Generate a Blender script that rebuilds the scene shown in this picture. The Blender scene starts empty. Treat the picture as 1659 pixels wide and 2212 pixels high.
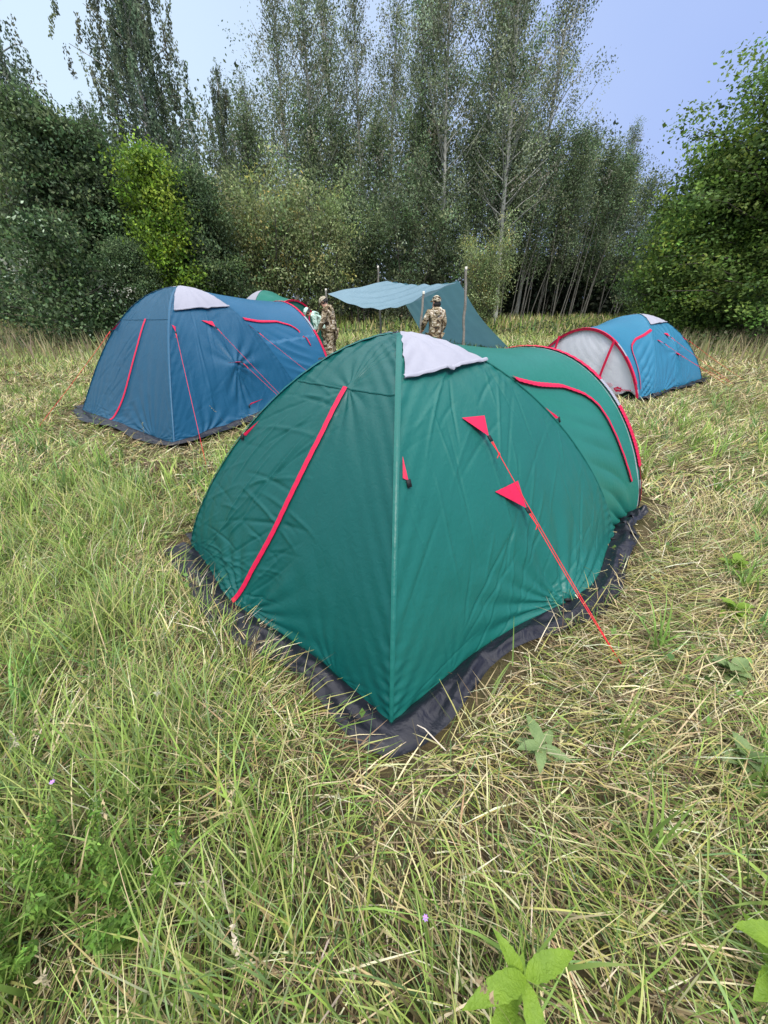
import bpy, math, random
import numpy as np
from mathutils import Vector, Matrix
R = math.radians
SC = bpy.context.scene
COL = SC.collection
rng = np.random.default_rng(11)

# ------------------------------------------------------------------ camera
cam = bpy.data.cameras.new('camera'); camo = bpy.data.objects.new('camera', cam); COL.objects.link(camo)
cam.sensor_fit = 'VERTICAL'; cam.sensor_height = 24.0; cam.lens = 24.0 * 830 / 2212
cam.clip_start = 0.02; cam.clip_end = 900
camo.location = (0, 0, 1.6); camo.rotation_euler = (R(90 - 29), 0, 0)
SC.camera = camo

# ------------------------------------------------------------------ sky and light
SUN_EL, SUN_AZ = 54, 172          # azimuth clockwise from +Y
w = bpy.data.worlds.new('World'); SC.world = w; w.use_nodes = True
nt = w.node_tree; nt.nodes.clear(); N = nt.nodes.new; L = nt.links.new
out = N('ShaderNodeOutputWorld'); bg = N('ShaderNodeBackground'); L(bg.outputs[0], out.inputs[0])
sky = N('ShaderNodeTexSky'); sky.sky_type = 'NISHITA'; sky.sun_disc = False
sky.sun_elevation = R(SUN_EL); sky.sun_rotation = R(SUN_AZ); sky.air_density = 2.0; sky.dust_density = 3.0; sky.ozone_density = 4.0
tc = N('ShaderNodeTexCoord'); sep = N('ShaderNodeSeparateXYZ'); L(tc.outputs['Generated'], sep.inputs[0])
def mrange(src, a, b, c, d, smooth=False):
    m = N('ShaderNodeMapRange'); m.inputs[1].default_value = a; m.inputs[2].default_value = b
    m.inputs[3].default_value = c; m.inputs[4].default_value = d; m.interpolation_type = 'SMOOTHSTEP' if smooth else 'LINEAR'
    L(src, m.inputs[0]); return m.outputs[0]
def mixc(f, a, b, mode='MIX'):
    m = N('ShaderNodeMix'); m.data_type = 'RGBA'; m.blend_type = mode; m.clamp_factor = True
    for s, v in ((m.inputs[0], f), (m.inputs[6], a), (m.inputs[7], b)):
        if isinstance(v, (int, float)): s.default_value = v
        elif isinstance(v, tuple): s.default_value = (*v, 1)
        else: L(v, s)
    return m.outputs[2]
cloudn = N('ShaderNodeTexNoise'); cloudn.inputs['Scale'].default_value = 1.6; cloudn.inputs['Detail'].default_value = 3; L(tc.outputs['Generated'], cloudn.inputs['Vector'])
side = mrange(sep.outputs[0], -0.62, 0.62, 0, 1, True)
cl = mixc(side, (.40, .50, .60), (.185, .255, .51))          # the overcast: pale on the left, lavender-blue on the right
cl = mixc(mrange(cloudn.outputs[0], .35, .7, 0, .25), cl, (.40, .455, .55))
cl = mixc(mrange(sep.outputs[2], .42, 1.0, 0, 1, True), cl, (1.75, 1.78, 1.86))   # overcast skies brighten to the zenith
nsc = N('ShaderNodeVectorMath'); nsc.operation = 'SCALE'; nsc.inputs['Scale'].default_value = .055; L(sky.outputs[0], nsc.inputs[0])
L(mixc(.82, nsc.outputs[0], cl), bg.inputs[0]); bg.inputs[1].default_value = 1.0

sun = bpy.data.lights.new('sun', 'SUN'); suno = bpy.data.objects.new('sun', sun); COL.objects.link(suno)
sun.energy = 1.5; sun.angle = R(16); sun.color = (1, .95, .87)
sd = Vector((math.sin(R(SUN_AZ)) * math.cos(R(SUN_EL)), math.cos(R(SUN_AZ)) * math.cos(R(SUN_EL)), math.sin(R(SUN_EL))))
suno.rotation_euler = (-sd).to_track_quat('-Z', 'Y').to_euler(); suno.location = (10, -10, 30)
vs = SC.view_settings; vs.view_transform = 'Standard'; vs.look = 'None'; vs.gamma = 1; vs.exposure = 1.05; vs.use_curve_mapping = False
SC.render.engine = 'CYCLES'; SC.cycles.max_bounces = 6; SC.cycles.diffuse_bounces = 3; SC.cycles.glossy_bounces = 2; SC.cycles.transmission_bounces = 4

# ------------------------------------------------------------------ helpers
MATS = {}
def principled(name, col, rough=.6, spec=.4, noise=None, bump=None, trans=0.0, attr=None, sheen=0.0, metallic=0.0):
    """noise=(scale, colour, amount); bump=(scale, strength, distance, detail); attr = colour attribute name"""
    if name in MATS: return MATS[name]
    m = bpy.data.materials.new(name); m.use_nodes = True; t = m.node_tree; n = t.nodes; b = n['Principled BSDF']; lk = t.links.new
    b.inputs['Roughness'].default_value = rough; b.inputs['Specular IOR Level'].default_value = spec; b.inputs['Metallic'].default_value = metallic
    b.inputs['Sheen Weight'].default_value = sheen
    tcn = n.new('ShaderNodeTexCoord'); src = None
    if attr:
        a = n.new('ShaderNodeAttribute'); a.attribute_name = attr; src = a.outputs['Color']
    else:
        c = n.new('ShaderNodeRGB'); c.outputs[0].default_value = (*col, 1); src = c.outputs[0]
    if noise:
        tn = n.new('ShaderNodeTexNoise'); tn.inputs['Scale'].default_value = noise[0]; tn.inputs['Detail'].default_value = 5; lk(tcn.outputs['Object'], tn.inputs['Vector'])
        mr = n.new('ShaderNodeMapRange'); mr.inputs[1].default_value = .35; mr.inputs[2].default_value = .7; mr.inputs[4].default_value = noise[2]; lk(tn.outputs[0], mr.inputs[0])
        mx = n.new('ShaderNodeMix'); mx.data_type = 'RGBA'; lk(mr.outputs[0], mx.inputs[0]); lk(src, mx.inputs[6]); mx.inputs[7].default_value = (*noise[1], 1); src = mx.outputs[2]
    lk(src, b.inputs['Base Color'])
    if bump:
        bn = n.new('ShaderNodeTexNoise'); bn.inputs['Scale'].default_value = bump[0]; bn.inputs['Detail'].default_value = bump[3]; bn.inputs['Distortion'].default_value = .8; lk(tcn.outputs['Object'], bn.inputs['Vector'])
        bp = n.new('ShaderNodeBump'); bp.inputs['Strength'].default_value = bump[1]; bp.inputs['Distance'].default_value = bump[2]; lk(bn.outputs[0], bp.inputs['Height']); lk(bp.outputs[0], b.inputs['Normal'])
    if trans:
        tr = n.new('ShaderNodeBsdfTranslucent'); lk(src, tr.inputs[0]); ms = n.new('ShaderNodeMixShader'); ms.inputs[0].default_value = trans
        lk(b.outputs[0], ms.inputs[1]); lk(tr.outputs[0], ms.inputs[2]); lk(ms.outputs[0], n['Material Output'].inputs[0])
    MATS[name] = m; return m

def link(o, parent=None):
    COL.objects.link(o)
    if parent is not None: o.parent = parent
    return o
def tag(o, label=None, cat=None, group=None, kind=None):
    if label: o['label'] = label
    if cat: o['category'] = cat
    if group: o['group'] = group
    if kind: o['kind'] = kind
    return o
def empty(name, loc=(0, 0, 0), rz=0.0):
    o = bpy.data.objects.new(name, None); o.location = loc; o.rotation_euler = (0, 0, rz); o.empty_display_size = .1
    return link(o)
def mesh_np(name, V, F, mat, col=None, smooth=False):
    V = np.asarray(V, np.float32); F = np.asarray(F, np.int32); me = bpy.data.meshes.new(name); k = F.shape[1]
    me.vertices.add(len(V)); me.vertices.foreach_set('co', V.ravel())
    me.loops.add(F.size); me.loops.foreach_set('vertex_index', F.ravel())
    me.polygons.add(len(F)); me.polygons.foreach_set('loop_start', np.arange(0, F.size, k, dtype=np.int32))
    if smooth: me.polygons.foreach_set('use_smooth', np.ones(len(F), bool))
    if col is not None:
        a = me.color_attributes.new('col', 'FLOAT_COLOR', 'POINT')
        c = np.ones((len(V), 4), np.float32); c[:, :3] = col; a.data.foreach_set('color', c.ravel())
    me.update(calc_edges=True)
    if mat: me.materials.append(mat)
    return me
def obj_np(name, V, F, mat, parent=None, col=None, smooth=True, origin=None):
    V = np.asarray(V, float)
    if origin is not None: V = V - np.asarray(origin, float)
    return link(bpy.data.objects.new(name, mesh_np(name, V, F, mat, col, smooth)), parent)
def grid_faces(nv, nu):
    i = np.arange(nv * nu).reshape(nv, nu)
    return np.stack([i[:-1, :-1], i[:-1, 1:], i[1:, 1:], i[1:, :-1]], -1).reshape(-1, 4)
def tube_np(P, r, sides=6, cap=True):
    P = np.asarray(P, float); n = len(P); r = np.broadcast_to(np.asarray(r, float), (n,))
    T = np.gradient(P, axis=0); T /= np.linalg.norm(T, axis=1)[:, None] + 1e-9
    ref = np.where(np.abs(T[:, 2:3]) > .9, np.array([[1., 0, 0]]), np.array([[0., 0, 1]]))
    A = np.cross(T, ref); A /= np.linalg.norm(A, axis=1)[:, None] + 1e-9; B = np.cross(T, A)
    a = np.linspace(0, 2 * np.pi, sides, endpoint=False)
    V = P[:, None] + r[:, None, None] * (np.cos(a)[None, :, None] * A[:, None] + np.sin(a)[None, :, None] * B[:, None])
    i = np.arange(n * sides).reshape(n, sides); j = np.roll(i, -1, 1)
    F = np.stack([i[:-1], j[:-1], j[1:], i[1:]], -1).reshape(-1, 4)
    return V.reshape(-1, 3), F
def join_np(parts):
    Vs, Fs, o = [], [], 0
    for V, F in parts:
        Vs.append(V); Fs.append(F + o); o += len(V)
    return np.concatenate(Vs), np.concatenate(Fs)
def box_np(c, s, M=None):
    v = np.array([(x, y, z) for z in (-.5, .5) for y in (-.5, .5) for x in (-.5, .5)]) * np.array(s)
    if M is not None: v = v @ np.array(M).T
    F = np.array([(0, 2, 3, 1), (4, 5, 7, 6), (0, 1, 5, 4), (2, 6, 7, 3), (0, 4, 6, 2), (1, 3, 7, 5)])
    return v + np.array(c), F
def sn(x, y, seed, scale):
    """cheap smooth noise in about -1..1: a sum of random sine waves"""
    g = np.random.default_rng(seed); o = 0
    for k in range(7):
        a = g.uniform(0, 6.283); f = scale * g.uniform(.6, 1.7); o = o + np.sin(f * (x * math.cos(a) + y * math.sin(a)) + g.uniform(0, 6.283))
    return o / 4.0
def sstep(x, a, b):
    t = np.clip((x - a) / (b - a), 0, 1); return t * t * (3 - 2 * t)
def gz(x, y):                                                 # the meadow's gentle relief, flat under the camp
    d = np.sqrt(np.asarray(x) ** 2 + (np.asarray(y) - 6) ** 2)
    return .05 * sstep(d, 7, 22) * sn(x, y, 5, .35) + .012 * sn(x, y, 6, 2.2)

# ------------------------------------------------------------------ ground
q = np.concatenate([-np.geomspace(260, 14, 24), np.linspace(-13, 13, 70), np.geomspace(14, 260, 24)])
X, Y = np.meshgrid(q, q + 8)
m_ground = principled('soil_and_litter', (.095, .072, .04), .95, .1, (3.5, (.06, .062, .024), .8), (30, .6, .03, 6))
g = obj_np('ground', np.stack([X, Y, gz(X, Y) - .012], -1).reshape(-1, 3), grid_faces(len(q), len(q)), m_ground)
tag(g, 'grassy camp meadow ground', 'ground', kind='structure')

# ------------------------------------------------------------------ tents: shared geometry
def pole_curve(T, k, f):
    f = np.asarray(f, float); r = np.cos(f).clip(0) ** (2 / T['p']); z = .014 + np.sin(f).clip(0) ** (2 / T['q']) * (T['H'] - .014)
    A = np.array([T['ax'], T['ay']]); C = np.array([T[k + 'x'], T[k + 'y']])
    return np.concatenate([A + r[..., None] * (C - A), z[..., None]], -1)
def arch_curve(T, s):
    f = np.pi * np.asarray(s, float); c = np.cos(f); y = -np.sign(c) * np.abs(c) ** (2 / T['pv']); z = .02 + (T['Hv'] - .02) * np.sin(f).clip(0) ** (2 / T['qv'])
    E0 = np.array([T['e0x'], T['e0y']]); E1 = np.array([T['e1x'], T['e1y']])
    return np.concatenate([(E0 + E1) / 2 + y[..., None] * (E1 - E0) / 2, z[..., None]], -1)
def panel_s(T, a, b, u, v):
    f = v * np.pi / 2
    return pole_curve(T, a, f) * (1 - u)[..., None] + pole_curve(T, b, f) * u[..., None]
def tunnel_s(T, s, v):
    f1 = np.minimum(s, 1 - s) * np.pi
    D = np.where((s < .5)[..., None], pole_curve(T, 'pm', f1), pole_curve(T, 'pp', f1))
    e = np.minimum(s, 1 - s); v = v * (1 - .09 * (1 - sstep(e, .0, .15)))       # the free lower edge hangs inside the pole
    return D * (1 - v)[..., None] + arch_curve(T, s) * v[..., None]

class Surf:
    """a displaced cloth patch on a u-v grid that strips and tabs can be laid on"""
    def __init__(s, fn, nu, nv, disp, out, wm, hm):
        u, v = np.meshgrid(np.linspace(0, 1, nu), np.linspace(0, 1, nv)); s.nu, s.nv = nu, nv
        P = fn(u, v); Nn = s.normals(P, out)
        P = P + Nn * disp(u, v, u * wm, v * hm)[..., None]; P[..., 2] = np.maximum(P[..., 2], .012)
        s.P = P; s.N = s.normals(P, out)
    @staticmethod
    def normals(P, out):
        du = np.gradient(P, axis=1); dv = np.gradient(P, axis=0); n = np.cross(du, dv); l = np.linalg.norm(n, axis=-1, keepdims=True)
        n = n / (l + 1e-12); bad = l[..., 0] < 1e-10
        n[bad] = (0, 0, 1)
        c = P.reshape(-1, 3).mean(0); o = np.array([*(c[:2] - np.array(out)), .35]); flip = (n @ o) < 0
        n[flip] *= -1; return n
    def at(s, u, v, which='P'):
        G = s.P if which == 'P' else s.N
        x = np.clip(np.asarray(u, float), 0, 1) * (s.nu - 1); y = np.clip(np.asarray(v, float), 0, 1) * (s.nv - 1)
        i = np.minimum(x.astype(int), s.nu - 2); j = np.minimum(y.astype(int), s.nv - 2); fx = (x - i)[..., None]; fy = (y - j)[..., None]
        return (G[j, i] * (1 - fx) + G[j, i + 1] * fx) * (1 - fy) + (G[j + 1, i] * (1 - fx) + G[j + 1, i + 1] * fx) * fy
    def mesh(s): return s.P.reshape(-1, 3), grid_faces(s.nv, s.nu)
def unit(v): return v / (np.linalg.norm(v, axis=-1, keepdims=True) + 1e-9)
def spline(pts, n):
    p = np.asarray(pts, float); d = np.r_[0, np.cumsum(np.linalg.norm(np.diff(p, axis=0), axis=1))]; t = np.linspace(0, d[-1], n)
    q = np.stack([np.interp(t, d, p[:, k]) for k in range(p.shape[1])], 1)
    for _ in range(max(1, n // 14)):
        q[1:-1] = (q[:-2] + 2 * q[1:-1] + q[2:]) / 4
    return q
def ribbon_np(P, Nn, width, off=.006, lift=0.0, rows=4, puck=0.0, seed=0):
    n = len(P); T = np.gradient(P, axis=0); T /= np.linalg.norm(T, axis=1)[:, None] + 1e-9
    S = np.cross(Nn, T); S /= np.linalg.norm(S, axis=1)[:, None] + 1e-9
    wd = np.broadcast_to(np.asarray(width, float), (n,)); k = np.linspace(-.5, .5, rows); s = np.linspace(0, 1, n)
    o = off + lift * (k[None] + .5) ** 2 * 1.0 + .004 * np.cos(np.pi * k)[None] + puck * np.sin(s * n * 1.9 + seed)[:, None]
    V = P[:, None] + S[:, None] * (k[None, :, None] * wd[:, None, None]) + Nn[:, None] * o[..., None]
    return V.reshape(-1, 3), grid_faces(n, rows)

ZIP_A = [(.595, .012), (.557, .195), (.512, .325), (.478, .458), (.452, .57), (.452, .69)]
FLAP_T = [(.34, .0), (.331, .2), (.328, .48), (.308, .66), (.28, .745), (.237, .745), (.185, .74), (.14, .76), (.02, .93)]
def near_path(u, v, pts, su, sv, w):
    q = spline(pts, 120); d = np.full(u.shape, 9.)
    for a, b in q: d = np.minimum(d, np.hypot((u - a) * su, (v - b) * sv))
    return 1 - np.exp(-(d / w) ** 2)
def fans(um, vm, lst):
    o = 0
    for (x0, y0, A, nf, Ln, seed) in lst:
        dx, dy = um - x0, vm - y0; d = np.hypot(dx, dy); a = np.arctan2(dy, dx)
        wv = (np.abs(np.sin(nf * a / 2 + 2.1 * np.sin(1.0 * a + seed) + 1.2 * np.sin(3 * a - seed) + seed)) ** 1.6 - .45) * (.55 + .6 * np.sin(2 * a + 2 * seed) ** 2)
        o = o + 1.7 * A * wv * (d / (d + .07)) * np.exp(-d / Ln)
    return o
def crease(um, vm, seed, n, A, W, H, lmin=.12, lmax=.45, amin=-.7, amax=.7, wd=.008):
    """n single straight creases laid over the cloth"""
    g = np.random.default_rng(seed); o = np.zeros_like(um)
    for _ in range(n):
        x0, y0, a, l = g.uniform(0, W), g.uniform(0, H), g.uniform(amin, amax), g.uniform(lmin, lmax); h = g.choice([-1, 1]) * A * g.uniform(.4, 1)
        dx, dy = um - x0, vm - y0; t = dx * math.cos(a) + dy * math.sin(a); p = -dx * math.sin(a) + dy * math.cos(a) + .06 * t * t / l
        o += h * np.exp(-(p / wd) ** 2) * np.clip(1 - (t / l) ** 2, 0, 1)
    return o

m_red = principled('red_webbing', (.60, .009, .062), .55, .3, (60, (.48, .007, .05), .6), (220, .25, .004, 3), trans=.12)
m_cap = principled('pale_grey_nylon', (.33, .33, .385), .6, .3, (40, (.30, .30, .35), .5), (140, .2, .004, 4), trans=.1)
m_black = principled('black_polyester', (.009, .009, .014), .34, .35, (9, (.016, .016, .024), .6), (9, .35, .05, 3))
m_strap = principled('black_webbing', (.012, .012, .014), .7, .3)
m_pole = principled('dark_fibreglass', (.02, .02, .022), .35, .5)
m_ferrule = principled('steel_ferrule', (.6, .6, .62), .35, .5, metallic=1.0)
m_cord = principled('red_cord', (.75, .03, .045), .6, .3, (400, (.5, .01, .02), .8))

def build_tent(T, name, label, cat_group, fab, fab2, fab3, hi, ropes, pulls, door_col, door=False, showC=True, seed=0):
    O = np.array([T['ax'], T['ay'], 0.]); root = empty(name, tuple(O)); tag(root, label, 'tent', cat_group)
    ctr = O[:2]; W = float(np.hypot(T['mmx'] - T['pmx'], T['mmy'] - T['pmy'])); Hl = 1.75 * T['H'] / 1.42
    add = lambda nm, VF, mat, par=root, smooth=True: obj_np(nm, VF[0], VF[1], mat, par, smooth=smooth, origin=O)
    nu, nv = hi; S = {}
    def disp_for(kind):
        def f(u, v, um, vm):
            e = np.sin(np.pi * np.clip(u, 0, 1)) ** .6
            r = np.cos(v * np.pi / 2) ** (2 / T['p'])
            xm = (u - .5) * r * W                                           # metric distance from the panel's middle line
            d = -.015 * e * np.sin(np.pi * v) + .006 * e * sn(xm, vm, seed + 3 + len(kind), 5) + .0022 * e * sn(xm, vm, seed + 9, 26)
            edge = np.minimum(u, 1 - u) * r * W
            d = d + .0055 * np.exp(-edge / .055) * (edge / .012).clip(0, 1) * np.sin(vm * 95 + 3 * sn(xm, vm, seed + 4, 9)) * (.5 + .5 * sn(vm, vm * 0, seed + 8, 6))
            sgn = np.where(u < .5, 1, -1)
            slant = np.sin((vm - sgn * edge * 1.6) * 34 + 2.2 * sn(xm, vm, seed + 14, 4))
            d = d + .007 * np.exp(-edge / .16) * (edge / .03).clip(0, 1) * slant * (.35 + .65 * np.clip(sn(vm, xm * .5, seed + 15, 5), 0, 1))
            d = d + fans(xm, vm, pulls.get(kind, [])) * e
            if kind == 'A': d = d + crease(xm, vm, seed + 21, 75, .010, W * .45, Hl * .7, amin=-1.0, amax=.2) * e - .02 * np.exp(-((xm + .0) / .09) ** 2) * (1 - v)
            if kind == 'B': d = d + crease(xm + W * .4, vm, seed + 22, 80, .008, W * .9, Hl * .75, amin=.2, amax=1.6) * e
            if kind == 'A': d = d * near_path(u, v, ZIP_A, W * .8, Hl, .045)
            for (k, x0, y0, A, rad) in T.get('cones', []):
                if k == kind: d = d + A * np.exp(-np.hypot(xm - x0, vm - y0) / rad)
            if kind == 'B': d = d + .17 * np.exp(-((u - .66) / .24) ** 2) * np.exp(-vm / .30) * T.get('hem', 1)
            if kind == 'A': d = d + .10 * np.exp(-((u - .6) / .25) ** 2) * np.exp(-vm / .30) * T.get('hem', 1)
            return d
        return f
    for k, a, b in (('A', 'mm', 'mp'), ('B', 'mm', 'pm'), ('C', 'pp', 'mp')):
        S[k] = Surf(lambda u, v, a=a, b=b: panel_s(T, a, b, u, v), nu if k != 'C' or door else min(nu, 70), nv if k != 'C' or door else min(nv, 70), disp_for(k), ctr, W, Hl)
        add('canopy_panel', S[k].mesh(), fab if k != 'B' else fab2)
    VL = float(np.hypot(T['e0x'] - T['pmx'], T['e0y'] - T['pmy']))
    def tdisp(u, v, um, vm):
        x, y = um, vm; e = np.sin(np.pi * v) ** .7
        low = 1 - sstep(np.minimum(u, 1 - u), .22, .4)
        fold = np.sin((x * 1.0 + np.where(u < .5, 1, -1) * y * .75) * 17 + 2.5 * sn(x, y, seed + 31, 3.5))
        d = -.04 * e * (1 - low) - .03 * e * low + .030 * e * low * (np.abs(fold) ** .8 - .5) * (.4 + .6 * np.clip(sn(x, y, seed + 33, 3) + .4, 0, 1)) + .004 * e * sn(x, y, seed + 32, 14)
        return -.03 * e + (d + .03 * e + fans(x, y, pulls.get('T', [])) * e) * near_path(np.minimum(u, 1 - u), v, FLAP_T, 3.6, VL, .10)
    S['T'] = Surf(lambda u, v: tunnel_s(T, u, v), min(261, int(nu * 1.5) | 1), min(110, int(nv * .6)), tdisp, ctr, 3.6, VL)
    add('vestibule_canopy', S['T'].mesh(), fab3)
    # pole sleeves over the dome poles
    for k in ('mm', 'mp'):
        f = np.linspace(.02, .97, 70); P = pole_curve(T, k, f * np.pi / 2); c = P.copy(); c[:, :2] -= ctr; nn = c / np.linalg.norm(c, axis=1)[:, None]
        nn = nn * np.array([1, 1, .8]); tt = np.gradient(P, axis=0); nn -= tt * ((nn * tt).sum(1) / ((tt * tt).sum(1)))[:, None]; nn /= np.linalg.norm(nn, axis=1)[:, None]
        add('pole_sleeve', ribbon_np(P, nn, .036 - .02 * (1 - f), .003, 0, 5, .0016, 1), fab2)
    f = np.linspace(.02, .9, 70); P = pole_curve(T, 'pm', f * np.pi / 2); add('pole_sleeve', tube_np(P, .007, 6), fab2); P = pole_curve(T, 'pp', f * np.pi / 2); add('pole_sleeve', tube_np(P, .007, 6), fab2)
    # vent hoods: pale caps on the two side panels
    for k in ('B', 'C'):
        u, v = np.meshgrid(np.linspace(.055, .985, 34), np.linspace(0, 1, 16)); low = T.get('cap', .737) + .016 * u - .007 * np.exp(-((u - .56) / .05) ** 2)
        vv = low + (.985 - low) * v; P = S[k].at(u, vv); Nn = S[k].at(u, vv, 'N')
        bel = np.exp(-((u - .53) / .25) ** 2) * .012 + .006 * np.sin(np.pi * u); off = .010 + bel * (1 - v) ** 1.6 + (.003 * np.sin((u - .56) * 30 / (.25 + .75 * (1 - v))) * np.exp(-np.abs(u - .56) / .3)) * (1 - v)
        add('roof_cap', ((P + Nn * off[..., None]).reshape(-1, 3), grid_faces(16, 34)), m_cap)
        u = np.linspace(.05, .99, 60); low = T.get('cap', .737) + .016 * u - .007 * np.exp(-((u - .56) / .05) ** 2); P = S[k].at(u, low) + S[k].at(u, low, 'N') * (.014 + np.exp(-((u - .53) / .25) ** 2) * .012 + .006 * np.sin(np.pi * u))[:, None]
        P[:, 2] += .008; add('cap_hem', ribbon_np(P, S[k].at(u, low, 'N'), .022, 0.002), m_cap)
    # rear zipper under a red flap, seam above it
    uv = spline(ZIP_A, 70)
    add('zipper_flap', ribbon_np(S['A'].at(uv[:, 0], uv[:, 1]), S['A'].at(uv[:, 0], uv[:, 1], 'N'), .028, .010, .006, 4, .0008), m_red)
    uv = spline([(.03, .698), (.97, .684)], 60)
    add('cross_seam', ribbon_np(S['A'].at(uv[:, 0], uv[:, 1]), S['A'].at(uv[:, 0], uv[:, 1], 'N'), .012, .004, 0, 3), fab)
    # side doors of the vestibule: L-shaped red flaps
    for mir in (0, 1):
        uv = spline(FLAP_T, 90)
        if mir: uv[:, 0] = 1 - uv[:, 0]
        t = np.linspace(0, 1, 90)
        add('zipper_flap', ribbon_np(S['T'].at(uv[:, 0], uv[:, 1]), S['T'].at(uv[:, 0], uv[:, 1], 'N'), .056 - .024 * t, .018, -.012, 4, .0015), m_red)
    # vestibule arch: pole, red and white edge trim
    s = np.linspace(0, 1, 120); add('arch_pole', tube_np(arch_curve(T, s), .006, 6), m_pole)
    for s0 in (.09, .91):
        s = np.linspace(s0 - .012, s0 + .012, 4); add('pole_ferrule', tube_np(arch_curve(T, s), .0072, 6), m_ferrule)
    ax3 = np.array([*(np.array([T['e0x'] + T['e1x'], T['e0y'] + T['e1y']]) / 2 - ctr), 0]); ax3 /= np.linalg.norm(ax3)
    def trim(nm, s0, s1, wd, mat, flare=0):
        s = np.linspace(s0, s1, 60); P = arch_curve(T, s) + ax3 * .012; c = P - np.array([*((np.array([T['e0x'] + T['e1x'], T['e0y'] + T['e1y']])) / 2), T['Hv'] * .25]); c -= ax3 * (c @ ax3)[:, None]; nn = c / np.linalg.norm(c, axis=1)[:, None]
        add(nm, ribbon_np(P, nn, wd, .01, 0, 5, .002, s0 * 40), mat)
    trim('arch_trim', .335, .665, .055, m_red); trim('arch_trim', .27, .335, .05, m_cap); trim('arch_trim', .665, .73, .05, m_cap)
    trim('arch_trim', .135, .27, .06, m_red); trim('arch_trim', .73, .865, .06, m_red)
    s = np.linspace(.03, .97, 110); P = arch_curve(T, s) + ax3 * .016; cc = np.array([*((np.array([T['e0x'] + T['e1x'], T['e0y'] + T['e1y']])) / 2), T['Hv'] * .25]); P = P - unit(P - cc - ax3 * ((P - cc) @ ax3)[:, None]) * .016
    add('arch_band', ribbon_np(P, np.tile(ax3, (110, 1)), .04, .004, 0, 4, .0015), m_red)
    # end wall with its door
    n1, n2 = 60, 34; s = np.linspace(0, .5, n1); k = np.linspace(0, 1, n2)
    Lc = arch_curve(T, s); Rc = arch_curve(T, 1 - s); D = Lc[:, None] * (1 - k)[None, :, None] + Rc[:, None] * k[None, :, None]
    a = D[..., 2] / T['Hv']; kk = k[None] * 2 - 1
    bow = .05 * np.sin(np.pi * np.clip(a, 0, 1)) * (1 - kk ** 2) + .006 * sn(kk * 1.2, a, seed + 51, 11) + .008 * np.abs(np.sin((kk + a * 1.4) * 14)) * (1 - kk ** 2)
    D = D - ax3 * .03 + ax3 * bow[..., None]
    lift = .11 * np.exp(-((kk - .84) / .1) ** 2) + .05 * np.exp(-((kk + .3) / .25) ** 2); D[..., 2] = np.maximum(D[..., 2], (.03 + lift + 0 * D[..., 2]) * (D[..., 2] < .2))
    add('door_panel', (D.reshape(-1, 3), grid_faces(n1, n2)), door_col)
    E0 = np.array([T['e0x'], T['e0y'], 0]); E1 = np.array([T['e1x'], T['e1y'], 0])
    dp = lambda w_, h_: (E0 + E1) / 2 + np.asarray(w_)[..., None] * (E1 - E0) / 2 + np.asarray(h_)[..., None] * np.array([0, 0, 1.])
    for ws in ((.45, .37), (-.45, -.53)):
        h = np.linspace(.955 * T['Hv'] / 1.12, .26, 40); wv = np.linspace(ws[0], ws[1], 40); hh = h / T['Hv']
        P = dp(wv, h) + ax3 * (.03 + .05 * np.sin(np.pi * hh) * (1 - wv ** 2))[:, None]
        add('zipper_flap', ribbon_np(P, np.tile(ax3, (40, 1)), .045, .006, 0, 4, .001), m_red)
    if door:                                                     # red print low on the door: an oval mark, a splash-shaped mark and a word
        def patch(nm, outline, mat, o):
            c = outline.mean(0); pts = np.vstack([c, outline]); h = np.clip(pts[:, 1] / T['Hv'], 0, 1); P = dp(pts[:, 0], pts[:, 1]) + ax3 * (.012 + o + .05 * np.sin(np.pi * h) * (1 - pts[:, 0] ** 2))[:, None]
            n = len(outline); F = np.array([(0, 1 + i, 1 + (i + 1) % n) for i in range(n)]); add(nm, (P, F), mat, smooth=False)
        t = np.linspace(0, 2 * np.pi, 36, endpoint=False)
        patch('printed_mark', np.stack([.685 + .062 * np.cos(t) * (1 + .16 * np.sin(9 * t)), .145 + .043 * np.sin(t) * (1 + .2 * np.cos(7 * t))], 1), m_red, .012)
        for i in range(4): patch('printed_letter', np.array([(.652 + i * .019, .137), (.664 + i * .019, .137), (.664 + i * .019, .158), (.652 + i * .019, .158)]), m_cap, .018)
        for i in range(6):
            x = .752 + i * .021; patch('printed_letter', np.array([(x, .139 + .002 * i), (x + .013, .139 + .002 * i), (x + .013, .158 + .002 * i), (x, .158 + .002 * i)]), m_red, .012)
        th = np.linspace(0, 2 * np.pi, 40); ov = dp(.53 + .065 * np.cos(th), .2 + .028 * np.sin(th)); P = ov + ax3 * (.03 + .05 * np.sin(np.pi * .18) * (1 - .53 ** 2))
        add('printed_oval', ribbon_np(P, np.tile(ax3, (40, 1)), .006, .004, 0, 3), m_red)
        for i in range(7): patch('printed_letter', np.array([(.49 + i * .012, .192), (.497 + i * .012, .192), (.497 + i * .012, .208), (.49 + i * .012, .208)]), m_red, .018)
    # black mud skirt all round, wavy and creased
    def skirt(inner, sd, wmax):
        n = len(inner); t = np.linspace(0, 1, n); o = inner[:, :2] - ctr; o /= np.linalg.norm(o, axis=1)[:, None]
        tg_ = np.gradient(inner[:, :2], axis=0); no = np.stack([tg_[:, 1], -tg_[:, 0]], 1); no /= np.linalg.norm(no, axis=1)[:, None]; no *= np.sign((no * o).sum(1))[:, None]
        for _ in range(14): no[1:-1] = (no[:-2] + 2 * no[1:-1] + no[2:]) / 4
        no /= np.linalg.norm(no, axis=1)[:, None] ** .5
        wd = wmax * (.82 + .34 * sn(t * 11, t * 0, sd, 3)); rows = 9; k = np.linspace(0, 1, rows)
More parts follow.
